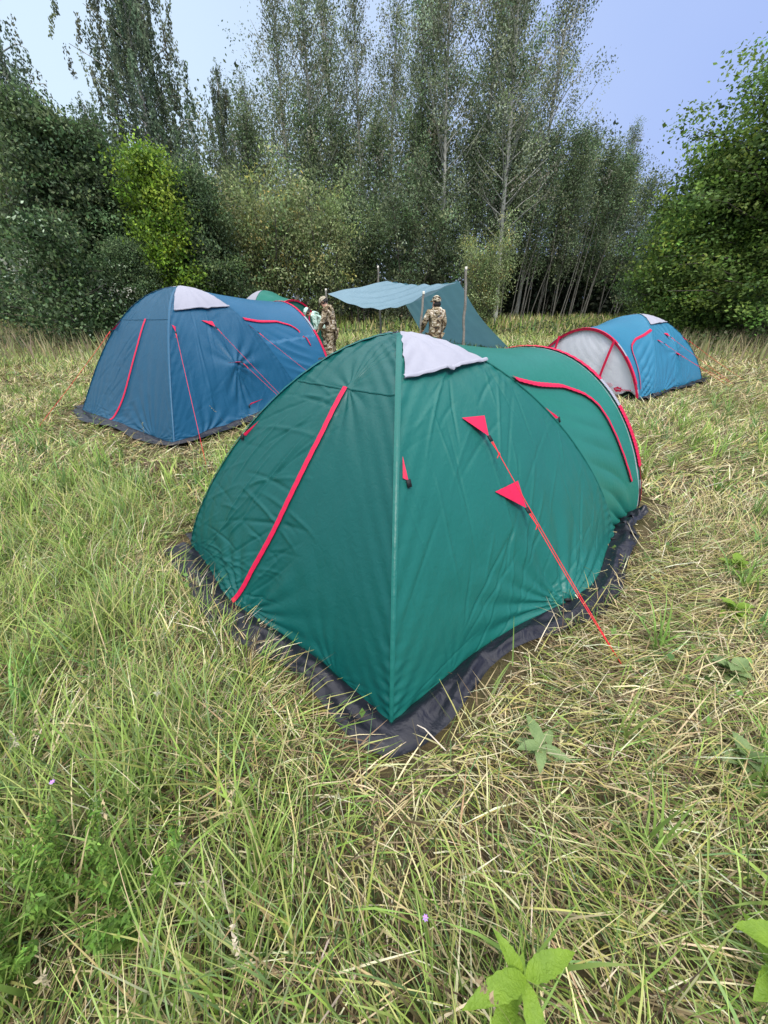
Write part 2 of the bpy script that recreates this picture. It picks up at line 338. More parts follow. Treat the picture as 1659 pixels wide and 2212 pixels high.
        V = np.zeros((n, rows, 3)); V[..., :2] = inner[:, None, :2] + no[:, None] * (k[None, :, None] * wd[:, None, None])
        fold = .032 * sn(t[:, None] * 14 + k[None], k[None] * 2 + t[:, None] * 3, sd + 1, 5) + .006 * np.sin(t[:, None] * 95 + 5 * k[None] + 3 * sn(t * 6, t, sd + 2, 4)[:, None])
        V[..., 2] = inner[:, None, 2] * (1 - k[None]) + .05 * np.sin(np.pi * k[None] * .62) ** .8 + fold * np.sin(np.pi * np.clip(k[None] * .9, 0, 1)) + .004
        V[..., 2] = np.maximum(V[..., 2], .014); return V.reshape(-1, 3), grid_faces(n, rows)
    u = np.linspace(0, 1, 90); z4 = np.array([0, 0, .004])
    front = np.concatenate([S['A'].at(u[::-1], 0 * u), S['B'].at(u, 0 * u)[1:], S['T'].at(0 * u, u * .98)[1:]]) + z4; back = np.concatenate([S['C'].at(u[::-1], 0 * u), S['T'].at(0 * u + 1, u * .98)[1:]]) + z4
    add('mud_skirt', skirt(front, seed + 60, .165 * T.get('skirt', 1)), m_black); add('mud_skirt', skirt(back, seed + 70, .165 * T.get('skirt', 1)), m_black)
    # toggles along the hem
    for k, uu in (('A', .3), ('A', .82), ('B', .23), ('B', .56), ('B', .96), ('C', .4)):
        p = S[k].at(uu, .012) + S[k].at(uu, .012, 'N') * .012; n_ = S[k].at(uu, .012, 'N')
        V, F = join_np([box_np(p, (.034, .012, .014)), box_np(p - np.array([0, 0, .018]), (.01, .01, .035))]); add('hem_toggle', (V, F), m_strap, smooth=False)
    # red guy tabs, their straps and cords
    for (k, a, b, c, anchor) in ropes:
        s_ = S[k]; pa, pb, pc = s_.at(*a) + s_.at(*a, 'N') * .006, s_.at(*b) + s_.at(*b, 'N') * .006, s_.at(*c) + s_.at(*c, 'N') * (.045 if anchor is not None else .018)
        n_ = s_.at(*c, 'N'); mid = (pa + pb + pc) / 3 + n_ * .008
        V = np.array([pa, pb, pc, mid, (pa + pb) / 2, (pb + pc) / 2, (pc + pa) / 2]); F = np.array([(0, 4, 3, 6), (4, 1, 5, 3), (3, 5, 2, 6)])
        t_ = add('guy_tab', (V, F), m_red, smooth=False)
        d = (np.array(anchor) - pc) if anchor is not None else np.array([0, 0, -1.]) + n_ * .4
        d = d / np.linalg.norm(d); st = pc + d * .035
        zz = Vector(d).to_track_quat('Z', 'Y').to_matrix()
        add('strap', box_np(pc + d * .014, (.022, .006, .036), np.array(zz)), m_strap, t_, False)
        if anchor is not None:
            an = np.array(anchor, float); t = np.linspace(0, 1, 24)[:, None]; P = st * (1 - t) + an * t; P[:, 2] -= .012 * np.sin(np.pi * t[:, 0])
            knot = st + d * .075; l1 = np.array([st + np.cross(d, n_) * .008, knot]); l2 = np.array([st - np.cross(d, n_) * .008, knot]); tail = np.array([knot, knot + np.cross(d, n_) * .03 + d * .02])
            parts = [tube_np(P, .0024, 5), tube_np(l1, .0022, 4), tube_np(l2, .0022, 4), tube_np(tail, .0022, 4), tube_np(np.array([knot - d * .008, knot, knot + d * .01]), [.003, .006, .003], 6)]
            if T.get('near'): parts = parts
            else: parts[0] = tube_np(P, .0024, 5)
            add('guy_line', join_np(parts), m_cord)
            add('peg', join_np([tube_np(np.array([an + d * -.02, an + d * .12]), .004, 5), tube_np(np.array([an + (0, 0, .01), an + (.02, .01, .015), an + (.028, .014, -.004)]), .004, 5)]), m_ferrule)
    return root, S

def nylon(name, c, c2):
    return principled(name, c, .38, .32, (2.2, c2, .55), (24, .26, .012, 8), trans=.12)
m_gA = nylon('shaded_green_nylon', (0.0033, 0.0826, 0.0754), (0.0027, 0.0711, 0.0656)); m_gB = nylon('lit_green_nylon', (0.0098, 0.1247, 0.1041), (0.0082, 0.1097, 0.0916))  # one green cloth; panel light and shade put into its two tones
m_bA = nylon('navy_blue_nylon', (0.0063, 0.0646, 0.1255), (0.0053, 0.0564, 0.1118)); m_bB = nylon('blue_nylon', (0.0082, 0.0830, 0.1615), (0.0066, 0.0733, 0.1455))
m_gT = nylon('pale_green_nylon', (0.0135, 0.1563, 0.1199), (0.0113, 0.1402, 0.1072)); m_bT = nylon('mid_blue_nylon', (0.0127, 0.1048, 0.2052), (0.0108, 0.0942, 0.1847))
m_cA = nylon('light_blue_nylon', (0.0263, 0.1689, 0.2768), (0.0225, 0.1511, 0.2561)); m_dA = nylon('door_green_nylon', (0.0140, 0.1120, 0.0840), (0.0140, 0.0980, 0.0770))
m_white = principled('pale_door_nylon', (.66, .67, .73), .55, .35, (6, (.60, .61, .67), .5), (40, .25, .015, 5), trans=.2)

TG = dict(ax=0.093, ay=2.523, H=1.424, p=1.718, q=1.279, mmx=0.031, mmy=0.998, pmx=1.755, pmy=2.513, mpx=-1.415, mpy=2.362, ppx=0.199, ppy=3.924, e0x=2.206, e0y=2.937, e1x=0.461, e1y=4.419, Hv=1.229, pv=2.076, qv=1.447, near=1)
TB = dict(ax=-3.079, ay=6.708, H=1.759, p=2.073, q=0.920, mmx=-2.620, mmy=4.607, pmx=-1.426, pmy=7.062, mpx=-4.912, mpy=6.271, ppx=-3.677, ppy=8.737, e0x=-0.971, e0y=7.725, e1x=-3.155, e1y=9.412, Hv=1.558, pv=2.040, qv=1.568, cones=[('B', .0, .98, .10, .30)], skirt=1.35)
TR = dict(ax=5.440, ay=9.224, H=1.315, p=1.872, q=1.205, mmx=5.697, mmy=11.031, pmx=3.674, pmy=9.435, mpx=7.161, mpy=9.041, ppx=5.097, ppy=7.431, e0x=3.166, e0y=8.998, e1x=4.550, e1y=6.987, Hv=1.120, pv=1.997, qv=1.225, cones=[('C', .0, .72, .07, .25)], skirt=1.2)
def square_tent(cx, cy, dx, dy, a, V, H, Hv, bw):
    px, py = -dy, dx; T = dict(ax=cx, ay=cy, H=H, p=1.9, q=1.2, Hv=Hv, pv=2.0, qv=1.5)
    for k, (sx, sy) in dict(mm=(-1, -1), pm=(1, -1), mp=(-1, 1), pp=(1, 1)).items(): T[k + 'x'] = cx + a * (sx * dx + sy * px); T[k + 'y'] = cy + a * (sx * dy + sy * py)
    for k, s in (('e0', -1), ('e1', 1)): T[k + 'x'] = cx + (a + V) * dx + s * bw * px; T[k + 'y'] = cy + (a + V) * dy + s * bw * py
    return T
TF = square_tent(-4.15, 15.3, .6, -.8, 1.25, .95, 1.86, 1.58, 1.15); TF['cap'] = .55
AN = (1.173, 1.272, .02)
ropesG = [('B', (.40, .612), (.55, .602), (.478, .548), AN), ('B', (.427, .430), (.552, .430), (.520, .365), AN),
          ('B', (.026, .57), (.028, .53), (.046, .522), None), ('T', (.288, .0), (.268, .0), (.268, .03), None), ('A', (.96, .55), (.97, .50), (.985, .50), None)]
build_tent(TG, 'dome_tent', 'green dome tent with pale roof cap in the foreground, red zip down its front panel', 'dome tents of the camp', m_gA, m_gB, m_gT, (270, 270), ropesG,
           {'B': [(.12, .02, .026, 21, .42, 1.0), (-.78, .02, .006, 13, .3, 4)], 'A': [(.10, .02, .022, 19, .40, 2.0), (-.05, 1.22, .012, 15, .22, 5.0), (-.75, .02, .006, 17, .4, 3)]}, m_white, seed=100)
ropesB = [('B', (.385, .68), (.53, .675), (.49, .635), (-1.29, 5.94, .02)), ('B', (.455, .472), (.565, .468), (.56, .462), (-1.29, 5.94, .02)), ('B', (.03, .67), (.07, .66), (.055, .63), (-1.906, 3.844, .02)),
          ('B', (.985, .65), (.99, .63), (.995, .60), (-.55, 6.6, .02)), ('B', (.52, .23), (.63, .235), (.50, .215), None), ('A', (.97, .675), (.98, .63), (.97, .62), (-4.82, 5.22, .02))]
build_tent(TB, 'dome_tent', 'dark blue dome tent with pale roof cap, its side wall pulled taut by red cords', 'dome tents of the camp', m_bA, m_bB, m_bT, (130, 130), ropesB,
           {'B': [(.03, .98, .052, 11, .30, .7), (.0, .03, .02, 13, .4, 1), (-.95, .02, .03, 17, .5, 3)], 'A': [(.1, .02, .02, 22, .35, 2), (-.95, .02, .03, 26, .5, 3), (.95, .05, .022, 22, .5, 4)]}, m_white, seed=200)
ropesR = [('C', (.385, .63), (.51, .625), (.47, .58), (7.35, 8.3, .02)), ('C', (.12, .58), (.19, .575), (.22, .53), (7.05, 8.0, .02)), ('C', (.445, .445), (.58, .43), (.50, .40), (7.35, 8.3, .02)), ('C', (.96, .58), (.965, .545), (.975, .53), (7.9, 8.7, .02))]
build_tent(TR, 'dome_tent', 'light blue dome tent with white front door edged in red, standing right', 'dome tents of the camp', m_cA, m_cA, m_cA, (110, 110), ropesR,
           {'C': [(.0, .72, .028, 20, .35, 1), (-1.0, .02, .03, 24, .5, 2), (.2, .02, .015, 18, .3, 3)], 'T': [(3.55, .1, .03, 22, .6, 1)]}, m_white, door=True, seed=300)
build_tent(TF, 'dome_tent', 'farthest green dome tent, half hidden behind the dark blue tent', 'dome tents of the camp', m_gA, m_gB, m_gT, (60, 60), [], {}, m_dA, seed=400)

def poly_mask(x, y, pts, grow):
    c = np.mean(pts, 0); m = np.ones(np.shape(x), bool); n = len(pts)
    for i in range(n):
        a, b = np.array(pts[i]), np.array(pts[(i + 1) % n]); e = b - a; no = np.array([e[1], -e[0]]); no = no / np.linalg.norm(no)
        if (c - a) @ no > 0: no = -no
        m &= ((x - a[0]) * no[0] + (y - a[1]) * no[1]) < grow
    return m
def tent_poly(T): return [(T['mmx'], T['mmy']), (T['pmx'], T['pmy']), (T['e0x'], T['e0y']), (T['e1x'], T['e1y']), (T['ppx'], T['ppy']), (T['mpx'], T['mpy'])]
def in_tents(x, y, grow=.08):
    m = np.zeros(np.shape(x), bool)
    for T in (TG, TB, TR, TF):
        m |= poly_mask(x, y, [(T['mmx'], T['mmy']), (T['pmx'], T['pmy']), (T['ppx'], T['ppy']), (T['mpx'], T['mpy'])], grow * T.get('skirt', 1))
        m |= poly_mask(x, y, [(T['pmx'], T['pmy']), (T['e0x'], T['e0y']), (T['e1x'], T['e1y']), (T['ppx'], T['ppy'])], grow * T.get('skirt', 1))
    return m

# ------------------------------------------------------------------ tarp shelter on cut poles
m_tarp = principled('blue_grey_tarp', (.11, .25, .30), .5, .4, (3, (.09, .21, .26), .6), (30, .3, .02, 5), trans=.35)
m_log = principled('weathered_pole_bark', (.26, .24, .21), .9, .2, (14, (.13, .12, .10), .8), (40, .7, .02, 5))
m_cut = principled('fresh_cut_wood', (.72, .68, .58), .8, .2)
m_dcord = principled('dark_cord', (.03, .035, .03), .8, .2)
m_roof = principled('skylit_tarp', (.17, .28, .345), .42, .4, (3, (.14, .24, .30), .6), (30, .3, .02, 5), trans=.3)  # same cloth as the wall; the sky's sheen is put into this colour
sh = empty('tarp_shelter', (.9, 13.2, 0)); SO = np.array([.9, 13.2, 0.])
tag(sh, 'blue-grey tarpaulin lean-to slung between grey wooden poles behind the foreground tent', 'shelter')
RLt, RRt = np.array([.1, 14.6, 2.12]), np.array([1.93, 11.7, 2.0]); FL, FR = np.array([-1.77, 13.9, 1.75]), np.array([.96, 10.72, 1.70]); GL, GR = np.array([1.7, 16.6, .03]), np.array([4.35, 14.0, .03])
u, v = np.meshgrid(np.linspace(0, 1, 60), np.linspace(0, 1, 44))
def bl(a, b, c, d): return (a * (1 - u)[..., None] + b * u[..., None]) * (1 - v)[..., None] + (c * (1 - u)[..., None] + d * u[..., None]) * v[..., None]
P = bl(RLt, RRt, FL, FR); s4 = 4 * u * (1 - u)
P[..., 2] += -s4 * (.10 * (1 - v) + .38 * v ** 1.3) - .10 * np.sin(np.pi * v) * s4 ** .5 + .02 * np.sin((u * 1.6 + v * .8) * 22) * s4 + .015 * sn(u * 3, v * 2, 71, 5)
inw = (RLt + RRt) / 2 - (FL + FR) / 2; inw[2] = 0; P += (inw * .16)[None, None] * (s4 * v ** 2)[..., None]
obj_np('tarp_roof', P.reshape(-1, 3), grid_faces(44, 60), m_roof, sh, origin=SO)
P = bl(RLt, RRt, GL, GR); nn = np.cross(RRt - RLt, GL - RLt); nn /= np.linalg.norm(nn); nn *= np.sign(nn[2])
P[..., 2] -= s4 * .10 * (1 - v); P += nn * (-.09 * np.sin(np.pi * v) * s4 ** .5 + .022 * np.sin(u * 46 + 3 * sn(u * 2, v, 73, 3)) * (1 - v) ** 1.2 + .02 * sn(u * 2, v * 2, 74, 5))[..., None]
P += ((RRt - RLt) * .07)[None, None] * ((.5 - u) * 2 * np.sin(np.pi * v))[..., None]; P[..., 2] = np.maximum(P[..., 2], .02)
obj_np('tarp_wall', P.reshape(-1, 3), grid_faces(44, 60), m_tarp, sh, origin=SO)
def log_pole(top, base, r):
    t = np.linspace(0, 1, 14)[:, None]; g_ = np.random.default_rng(int(top[0] * 100) % 97 + 3); Pq = np.array(base) * (1 - t) + np.array(top) * t; Pq[1:-1, :2] += g_.normal(0, .008, (12, 2))
    o = obj_np('wooden_pole', *tube_np(Pq, np.linspace(r * 1.15, r * .85, 14) * (1 + g_.normal(0, .05, 14)), 9), m_log, sh, origin=SO)
    tp = np.array(top, float); obj_np('pole_top', *tube_np(np.array([tp - (0, 0, .012), tp + (0, 0, .02), tp + (0, 0, .045), tp + (0, 0, .046)]), [r * .88, r * .86, r * .8, .001], 9), m_cut, o, origin=SO)
log_pole((-.2, 15.1, 2.52), (-.08, 15.1, -.05), .034); log_pole((2.08, 11.5, 2.27), (2.22, 11.45, -.05), .037)
log_pole((-1.83, 13.95, 1.84), (-1.80, 13.95, -.05), .035); log_pole((.955, 10.66, 1.72), (.86, 10.5, -.05), .032)
for a, b in (((2.08, 11.5, 2.15), (4.55, 14.3, .03)), ((-.2, 15.1, 2.4), RLt), ((2.08, 11.5, 2.1), RRt), ((-1.83, 13.95, 1.76), FL), ((-.2, 15.1, 2.4), (-2.6, 15.4, .03)), ((-1.83, 13.95, 1.7), (-2.9, 12.9, .03))):
    obj_np('guy_line', *tube_np(np.array([a, (np.array(a) + b) / 2 - (0, 0, .02), b]), .007, 5), m_dcord, sh, origin=SO)

# ------------------------------------------------------------------ people
def camo(name, cols, scale):
    if name in MATS: return MATS[name]
    m = bpy.data.materials.new(name); m.use_nodes = True; t = m.node_tree; n = t.nodes; b = n['Principled BSDF']; b.inputs['Roughness'].default_value = .9; b.inputs['Specular IOR Level'].default_value = .15
    tcn = n.new('ShaderNodeTexCoord'); mp = n.new('ShaderNodeMapping'); mp.inputs['Scale'].default_value = (1, 1, 1.7); t.links.new(tcn.outputs['Object'], mp.inputs[0])
    tn = n.new('ShaderNodeTexNoise'); tn.inputs['Scale'].default_value = scale; tn.inputs['Detail'].default_value = 2.2; tn.inputs['Distortion'].default_value = 1.4; t.links.new(mp.outputs[0], tn.inputs['Vector'])
    cr = n.new('ShaderNodeValToRGB'); cr.color_ramp.interpolation = 'CONSTANT'; el = cr.color_ramp.elements
    while len(el) < len(cols): el.new(.5)
    for i, (p, c) in enumerate(cols): el[i].position = p; el[i].color = (*c, 1)
    t.links.new(tn.outputs[0], cr.inputs[0]); t.links.new(cr.outputs[0], b.inputs['Base Color'])
    bp = n.new('ShaderNodeBump'); bp.inputs['Strength'].default_value = .5; bp.inputs['Distance'].default_value = .03; t2 = n.new('ShaderNodeTexNoise'); t2.inputs['Scale'].default_value = 14; t.links.new(tcn.outputs['Object'], t2.inputs['Vector']); t.links.new(t2.outputs[0], bp.inputs['Height']); t.links.new(bp.outputs[0], b.inputs['Normal'])
    MATS[name] = m; return m
m_camo = camo('brown_camouflage', [(0, (.03, .026, .02)), (.38, (.12, .075, .045)), (.45, (.20, .17, .10)), (.50, (.40, .33, .23)), (.56, (.14, .09, .06)), (.61, (.62, .56, .45))], 7)
m_camo2 = camo('tan_camouflage', [(0, (.045, .036, .025)), (.42, (.22, .18, .12)), (.48, (.45, .40, .30)), (.56, (.16, .13, .08)), (.60, (.55, .50, .40))], 11)
m_mint = camo('mint_camouflage', [(0, (.07, .10, .06)), (.42, (.22, .36, .30)), (.48, (.45, .62, .54)), (.58, (.60, .72, .66)), (.66, (.14, .20, .13))], 12)
m_skin = principled('skin', (.48, .27, .19), .55, .4, (20, (.42, .21, .14), .5)); m_hair = principled('black_hair', (.012, .01, .009), .55, .4, bump=(160, .8, .01, 3)); m_boot = principled('dark_boot', (.02, .018, .016), .6, .4); m_eye = principled('dark_eye', (.01, .008, .008), .3, .5)
def skin_obj(name, J, E, mat, parent=None, sub=2):
    ks = list(J); me = bpy.data.meshes.new(name); me.from_pydata([J[k][:3] for k in ks], [(ks.index(a), ks.index(b)) for a, b in E], [])
    o = link(bpy.data.objects.new(name, me), parent); me.materials.append(mat)
    md = o.modifiers.new('skin', 'SKIN'); md.use_smooth_shade = True
    for i, k in enumerate(ks):
        sv = me.skin_vertices[0].data[i]; sv.radius = (J[k][3], J[k][4] if len(J[k]) > 4 else J[k][3]); sv.use_root = (i == 0)
    s = o.modifiers.new('smooth', 'SUBSURF'); s.levels = s.render_levels = sub
    return o
def person(loc, rz, height, bend, label, jm, tm, capm, arms, head_turn=0.0, head_nod=0.0, hair=False, beanie=False):
    k = height / 1.75
    def up(p, piv=(0, 0, .98)):                                     # lean the upper body forward about the hips
        y, z = p[1] - piv[1], p[2] - piv[2]; c, s = math.cos(bend), math.sin(bend); return (p[0] * k, (piv[1] + y * c + z * s) * k, (piv[2] - y * s + z * c) * k)
    def hd(p):                                                      # then turn and nod the head about the neck
        v_ = Vector((p[0], p[1], p[2] - 1.52)); v_.rotate(Matrix.Rotation(-head_nod, 3, 'X')); v_.rotate(Matrix.Rotation(head_turn, 3, 'Z')); return up((v_.x, v_.y, v_.z + 1.52))
    def low(p): return tuple(c * k for c in p)
    J = {'pelvis': (*low((0, 0, .96)), .13 * k), 'spine': (*up((0, 0, 1.14)), .12 * k), 'chest': (*up((0, .01, 1.34)), .14 * k), 'neck': (*up((0, 0, 1.50)), .055 * k),
         'jaw': (*hd((0, .035, 1.58)), .066 * k), 'skull': (*hd((0, .015, 1.655)), .083 * k), 'crown': (*hd((0, .0, 1.70)), .07 * k), 'nose': (*hd((0, .118, 1.625)), .013 * k), 'chin': (*hd((0, .085, 1.565)), .03 * k)}
    E = [('pelvis', 'spine'), ('spine', 'chest'), ('chest', 'neck'), ('neck', 'jaw'), ('jaw', 'skull'), ('skull', 'crown'), ('skull', 'nose'), ('jaw', 'chin')]
    JJ, JE = {'hem': (*up((0, 0, .86)), .175 * k), 'waist': (*up((0, 0, 1.02)), .165 * k), 'mid': (*up((0, 0, 1.18)), .165 * k), 'breast': (*up((0, 0, 1.36)), .17 * k), 'collar': (*up((0, 0, 1.48)), .09 * k)}, [('hem', 'waist'), ('waist', 'mid'), ('mid', 'breast'), ('breast', 'collar')]
    TJ, TE = {'hips': (*low((0, 0, .92)), .15 * k)}, []
    for sx, nm in ((-1, 'l'), (1, 'r')):
        el, wr = arms[nm]; sh_ = (sx * .185, 0, 1.42)
        hp = (wr[0], wr[1], wr[2])
        J.update({nm + 'shoulder': (*up(sh_), .06 * k), nm + 'elbow': (*up(el), .045 * k), nm + 'wrist': (*up(wr), .03 * k)})
        dv = np.array(wr) - np.array(el); dv = dv / np.linalg.norm(dv); sd_ = np.cross(dv, (0, 1, 0.3)); sd_ /= np.linalg.norm(sd_)
        pm = np.array(wr) + dv * .07; J[nm + 'palm'] = (*up(pm), .036 * k, .02 * k)
        E += [('chest', nm + 'shoulder'), (nm + 'shoulder', nm + 'elbow'), (nm + 'elbow', nm + 'wrist'), (nm + 'wrist', nm + 'palm')]
        cu = np.cross(sd_, dv)
        for fi, (o_, ln) in enumerate(((-.03, .05), (-.012, .062), (.008, .058), (.027, .045), (.055, .03))):
            base = pm + sd_ * o_ + dv * (.035 if fi < 4 else -.01); tip = base + dv * ln * .8 + cu * ln * .5 + (sd_ * .02 if fi == 4 else 0)
            J[f'{nm}f{fi}a'] = (*up(base), .0095 * k); J[f'{nm}f{fi}b'] = (*up(tip), .008 * k); E += [(nm + 'palm', f'{nm}f{fi}a'), (f'{nm}f{fi}a', f'{nm}f{fi}b')]
        J.update({nm + 'hip': (*low((sx * .09, 0, .88)), .09 * k), nm + 'knee': (*low((sx * .11, .03, .5)), .06 * k), nm + 'ankle': (*low((sx * .12, -.02, .09)), .042 * k), nm + 'toe': (*low((sx * .13, .15, .04)), .035 * k)})
        E += [('pelvis', nm + 'hip'), (nm + 'hip', nm + 'knee'), (nm + 'knee', nm + 'ankle'), (nm + 'ankle', nm + 'toe')]
        wj = tuple(np.array(wr) - dv * .015)
        JJ.update({nm + 's': (*up((sx * .20, 0, 1.42)), .085 * k), nm + 'e': (*up(el), .072 * k), nm + 'w': (*up(wj), .055 * k)}); JE += [('breast', nm + 's'), (nm + 's', nm + 'e'), (nm + 'e', nm + 'w')]
        TJ.update({nm + 'h': (*low((sx * .095, 0, .86)), .115 * k), nm + 'k': (*low((sx * .115, .03, .5)), .09 * k), nm + 'a': (*low((sx * .12, -.01, .14)), .075 * k)}); TE += [('hips', nm + 'h'), (nm + 'h', nm + 'k'), (nm + 'k', nm + 'a')]
    body = skin_obj('person', J, E, m_skin, None, 2); body.location = loc; body.rotation_euler = (0, 0, rz); tag(body, label, 'person', 'people at the camp')
    skin_obj('jacket', JJ, JE, jm, body, 2); skin_obj('trousers', TJ, TE, tm, body, 2)
    skin_obj('hood', {'a': (*up((0, -.12, 1.43)), .085 * k), 'b': (*up((-.09, -.07, 1.49)), .06 * k), 'c': (*up((.09, -.07, 1.49)), .06 * k), 'd': (*up((0, -.15, 1.33)), .05 * k), 'e': (*up((-.12, .02, 1.49)), .045 * k), 'f': (*up((.12, .02, 1.49)), .045 * k)}, [('a', 'b'), ('a', 'c'), ('a', 'd'), ('b', 'e'), ('c', 'f')], jm, body, 2)
    for sx in (-1, 1): skin_obj('boot', {'a': (*low((sx * .12, -.03, .14)), .062 * k), 'b': (*low((sx * .12, -.02, .05)), .052 * k), 'c': (*low((sx * .13, .17, .04)), .046 * k)}, [('a', 'b'), ('b', 'c')], m_boot, body, 1)
    def shell(nm, c, r, z0, mat, n=16, mzz=9):                      # dome of a cap or hair in head coordinates
        th = np.linspace(0, 2 * np.pi, n, endpoint=False); ph_ = np.linspace(z0, np.pi / 2 - .02, mzz); V = []
        for p_ in ph_:
            for t_ in th: V.append(hd((c[0] + r[0] * math.cos(p_) * math.cos(t_), c[1] + r[1] * math.cos(p_) * math.sin(t_), c[2] + r[2] * math.sin(p_))))
        i = np.arange(n * mzz).reshape(mzz, n); j = np.roll(i, -1, 1); return obj_np(nm, V, np.stack([i[:-1], j[:-1], j[1:], i[1:]], -1).reshape(-1, 4), mat, body)
    cap = shell('cap', (0, .0, 1.665), (.108, .122, .125 if beanie else .105), -.05, capm)
    br = [hd((x * .095, .10 + .085 * (1 - x * x), 1.668 - .02 * (1 - x * x) - z_)) for z_ in (0, .012) for x in np.linspace(-1, 1, 9)] + [hd((x * .10, .09, 1.675)) for x in np.linspace(-1, 1, 9)]
    i = np.arange(27).reshape(3, 9); obj_np('brim', br, np.concatenate([grid_faces(2, 9), np.stack([i[2, :-1], i[2, 1:], i[0, 1:], i[0, :-1]], -1)]), capm, cap)
    shell('hair', (0, -.022, 1.60 if hair else 1.63), (.095, .09, .09), -1.0 if hair else -.5, m_hair)
    for sx in (-1, 1):
        skin_obj('ear', {'a': (*hd((sx * .088, .0, 1.64)), .016 * k), 'b': (*hd((sx * .094, -.008, 1.61)), .012 * k)}, [('a', 'b')], m_skin, body, 1)
        obj_np('eye', *box_np(hd((sx * .032, .098, 1.648)), (.018 * k, .012 * k, .01 * k)), m_eye, body)
    obj_np('mouth', *box_np(hd((0, .112, 1.585)), (.04 * k, .01 * k, .008 * k)), principled('lips', (.35, .13, .11), .5), body)
    return body
down = {'l': ((-.25, -.02, 1.15), (-.22, .10, .94)), 'r': ((.25, -.02, 1.15), (.22, .10, .94))}
person((-1.36, 11.0, 0), R(78), 1.68, R(10), 'person in brown camouflage hooded jacket and pale cap, stooping beside the blue tent', m_camo, m_camo, m_camo2,
       {'l': ((-.24, .10, 1.18), (-.16, .30, 1.0)), 'r': ((.25, .04, 1.14), (.20, .16, .90))}, 0, .5)
person((1.20, 10.0, 0), R(22), 1.64, 0, 'person in brown camouflage jacket and knitted hat, seen from behind beside the tarp pole', m_camo, m_camo, m_camo2,
       {'l': ((-.29, .05, 1.16), (-.24, .24, 1.02)), 'r': down['r']}, R(18), 0, True, True)
person((-1.62, 11.9, 0), R(95), 1.62, R(48), 'person in pale mint camouflage bending over behind the brown-clad person', m_mint, m_camo, m_mint,
       {'l': ((-.22, .16, 1.20), (-.16, .36, 1.12)), 'r': ((.22, .14, 1.2), (.16, .34, 1.14))}, 0, .3)

# ------------------------------------------------------------------ trees
m_leaf = principled('tree_leaf', (0, 0, 0), .6, .22, attr='col', trans=.35)
m_bark = principled('grey_brown_bark', (.13, .115, .095), .9, .2, (5, (.055, .05, .04), .8), (12, .8, .05, 5))
m_pale = principled('pale_aspen_bark', (.38, .385, .34), .8, .2, (4, (.17, .165, .14), .7), (9, .6, .03, 5))
m_birch = principled('white_birch_bark', (.52, .51, .48), .8, .2, (6, (.05, .045, .04), .8), (9, .6, .03, 5))
def unit(v): return v / (np.linalg.norm(v, axis=-1, keepdims=True) + 1e-9)
m_stemwood = principled('grey_sapling_bark', (.16, .155, .135), .9, .2, (5, (.07, .065, .05), .8))
def leaf_mesh(P, size, col, g, hang=0.0, flat=.6, aspect=.62):
    """four-cornered folded leaves at P; hang: long axis pulled down; flat: normals pulled up"""
    n = len(P); a = unit(g.normal(0, 1, (n, 3)) + np.array([0, 0, -1.]) * hang * 2); up = unit(g.normal(0, 1, (n, 3)) + np.array([0, 0, 1.]) * flat * 2)
    b = unit(np.cross(up, a)); nn = np.cross(a, b); s = (size * g.uniform(.65, 1.3, n))[:, None]
    V = np.stack([P - a * s * .5, P + b * s * aspect * .5 + a * s * .05 + nn * s * .12, P + a * s * .5, P - b * s * aspect * .5 + a * s * .05 + nn * s * .12], 1).reshape(-1, 3)
    return V, np.arange(4 * n).reshape(n, 4), np.repeat(col, 4, 0)
def tint(n, cols, wts, g, jit=.18):
    c = np.array(cols)[g.choice(len(cols), n, p=np.array(wts) / np.sum(wts))]
    return np.clip(c * (1 + g.normal(0, jit, (n, 1))) * (1 + g.normal(0, jit * .35, (n, 3))), .004, .9)
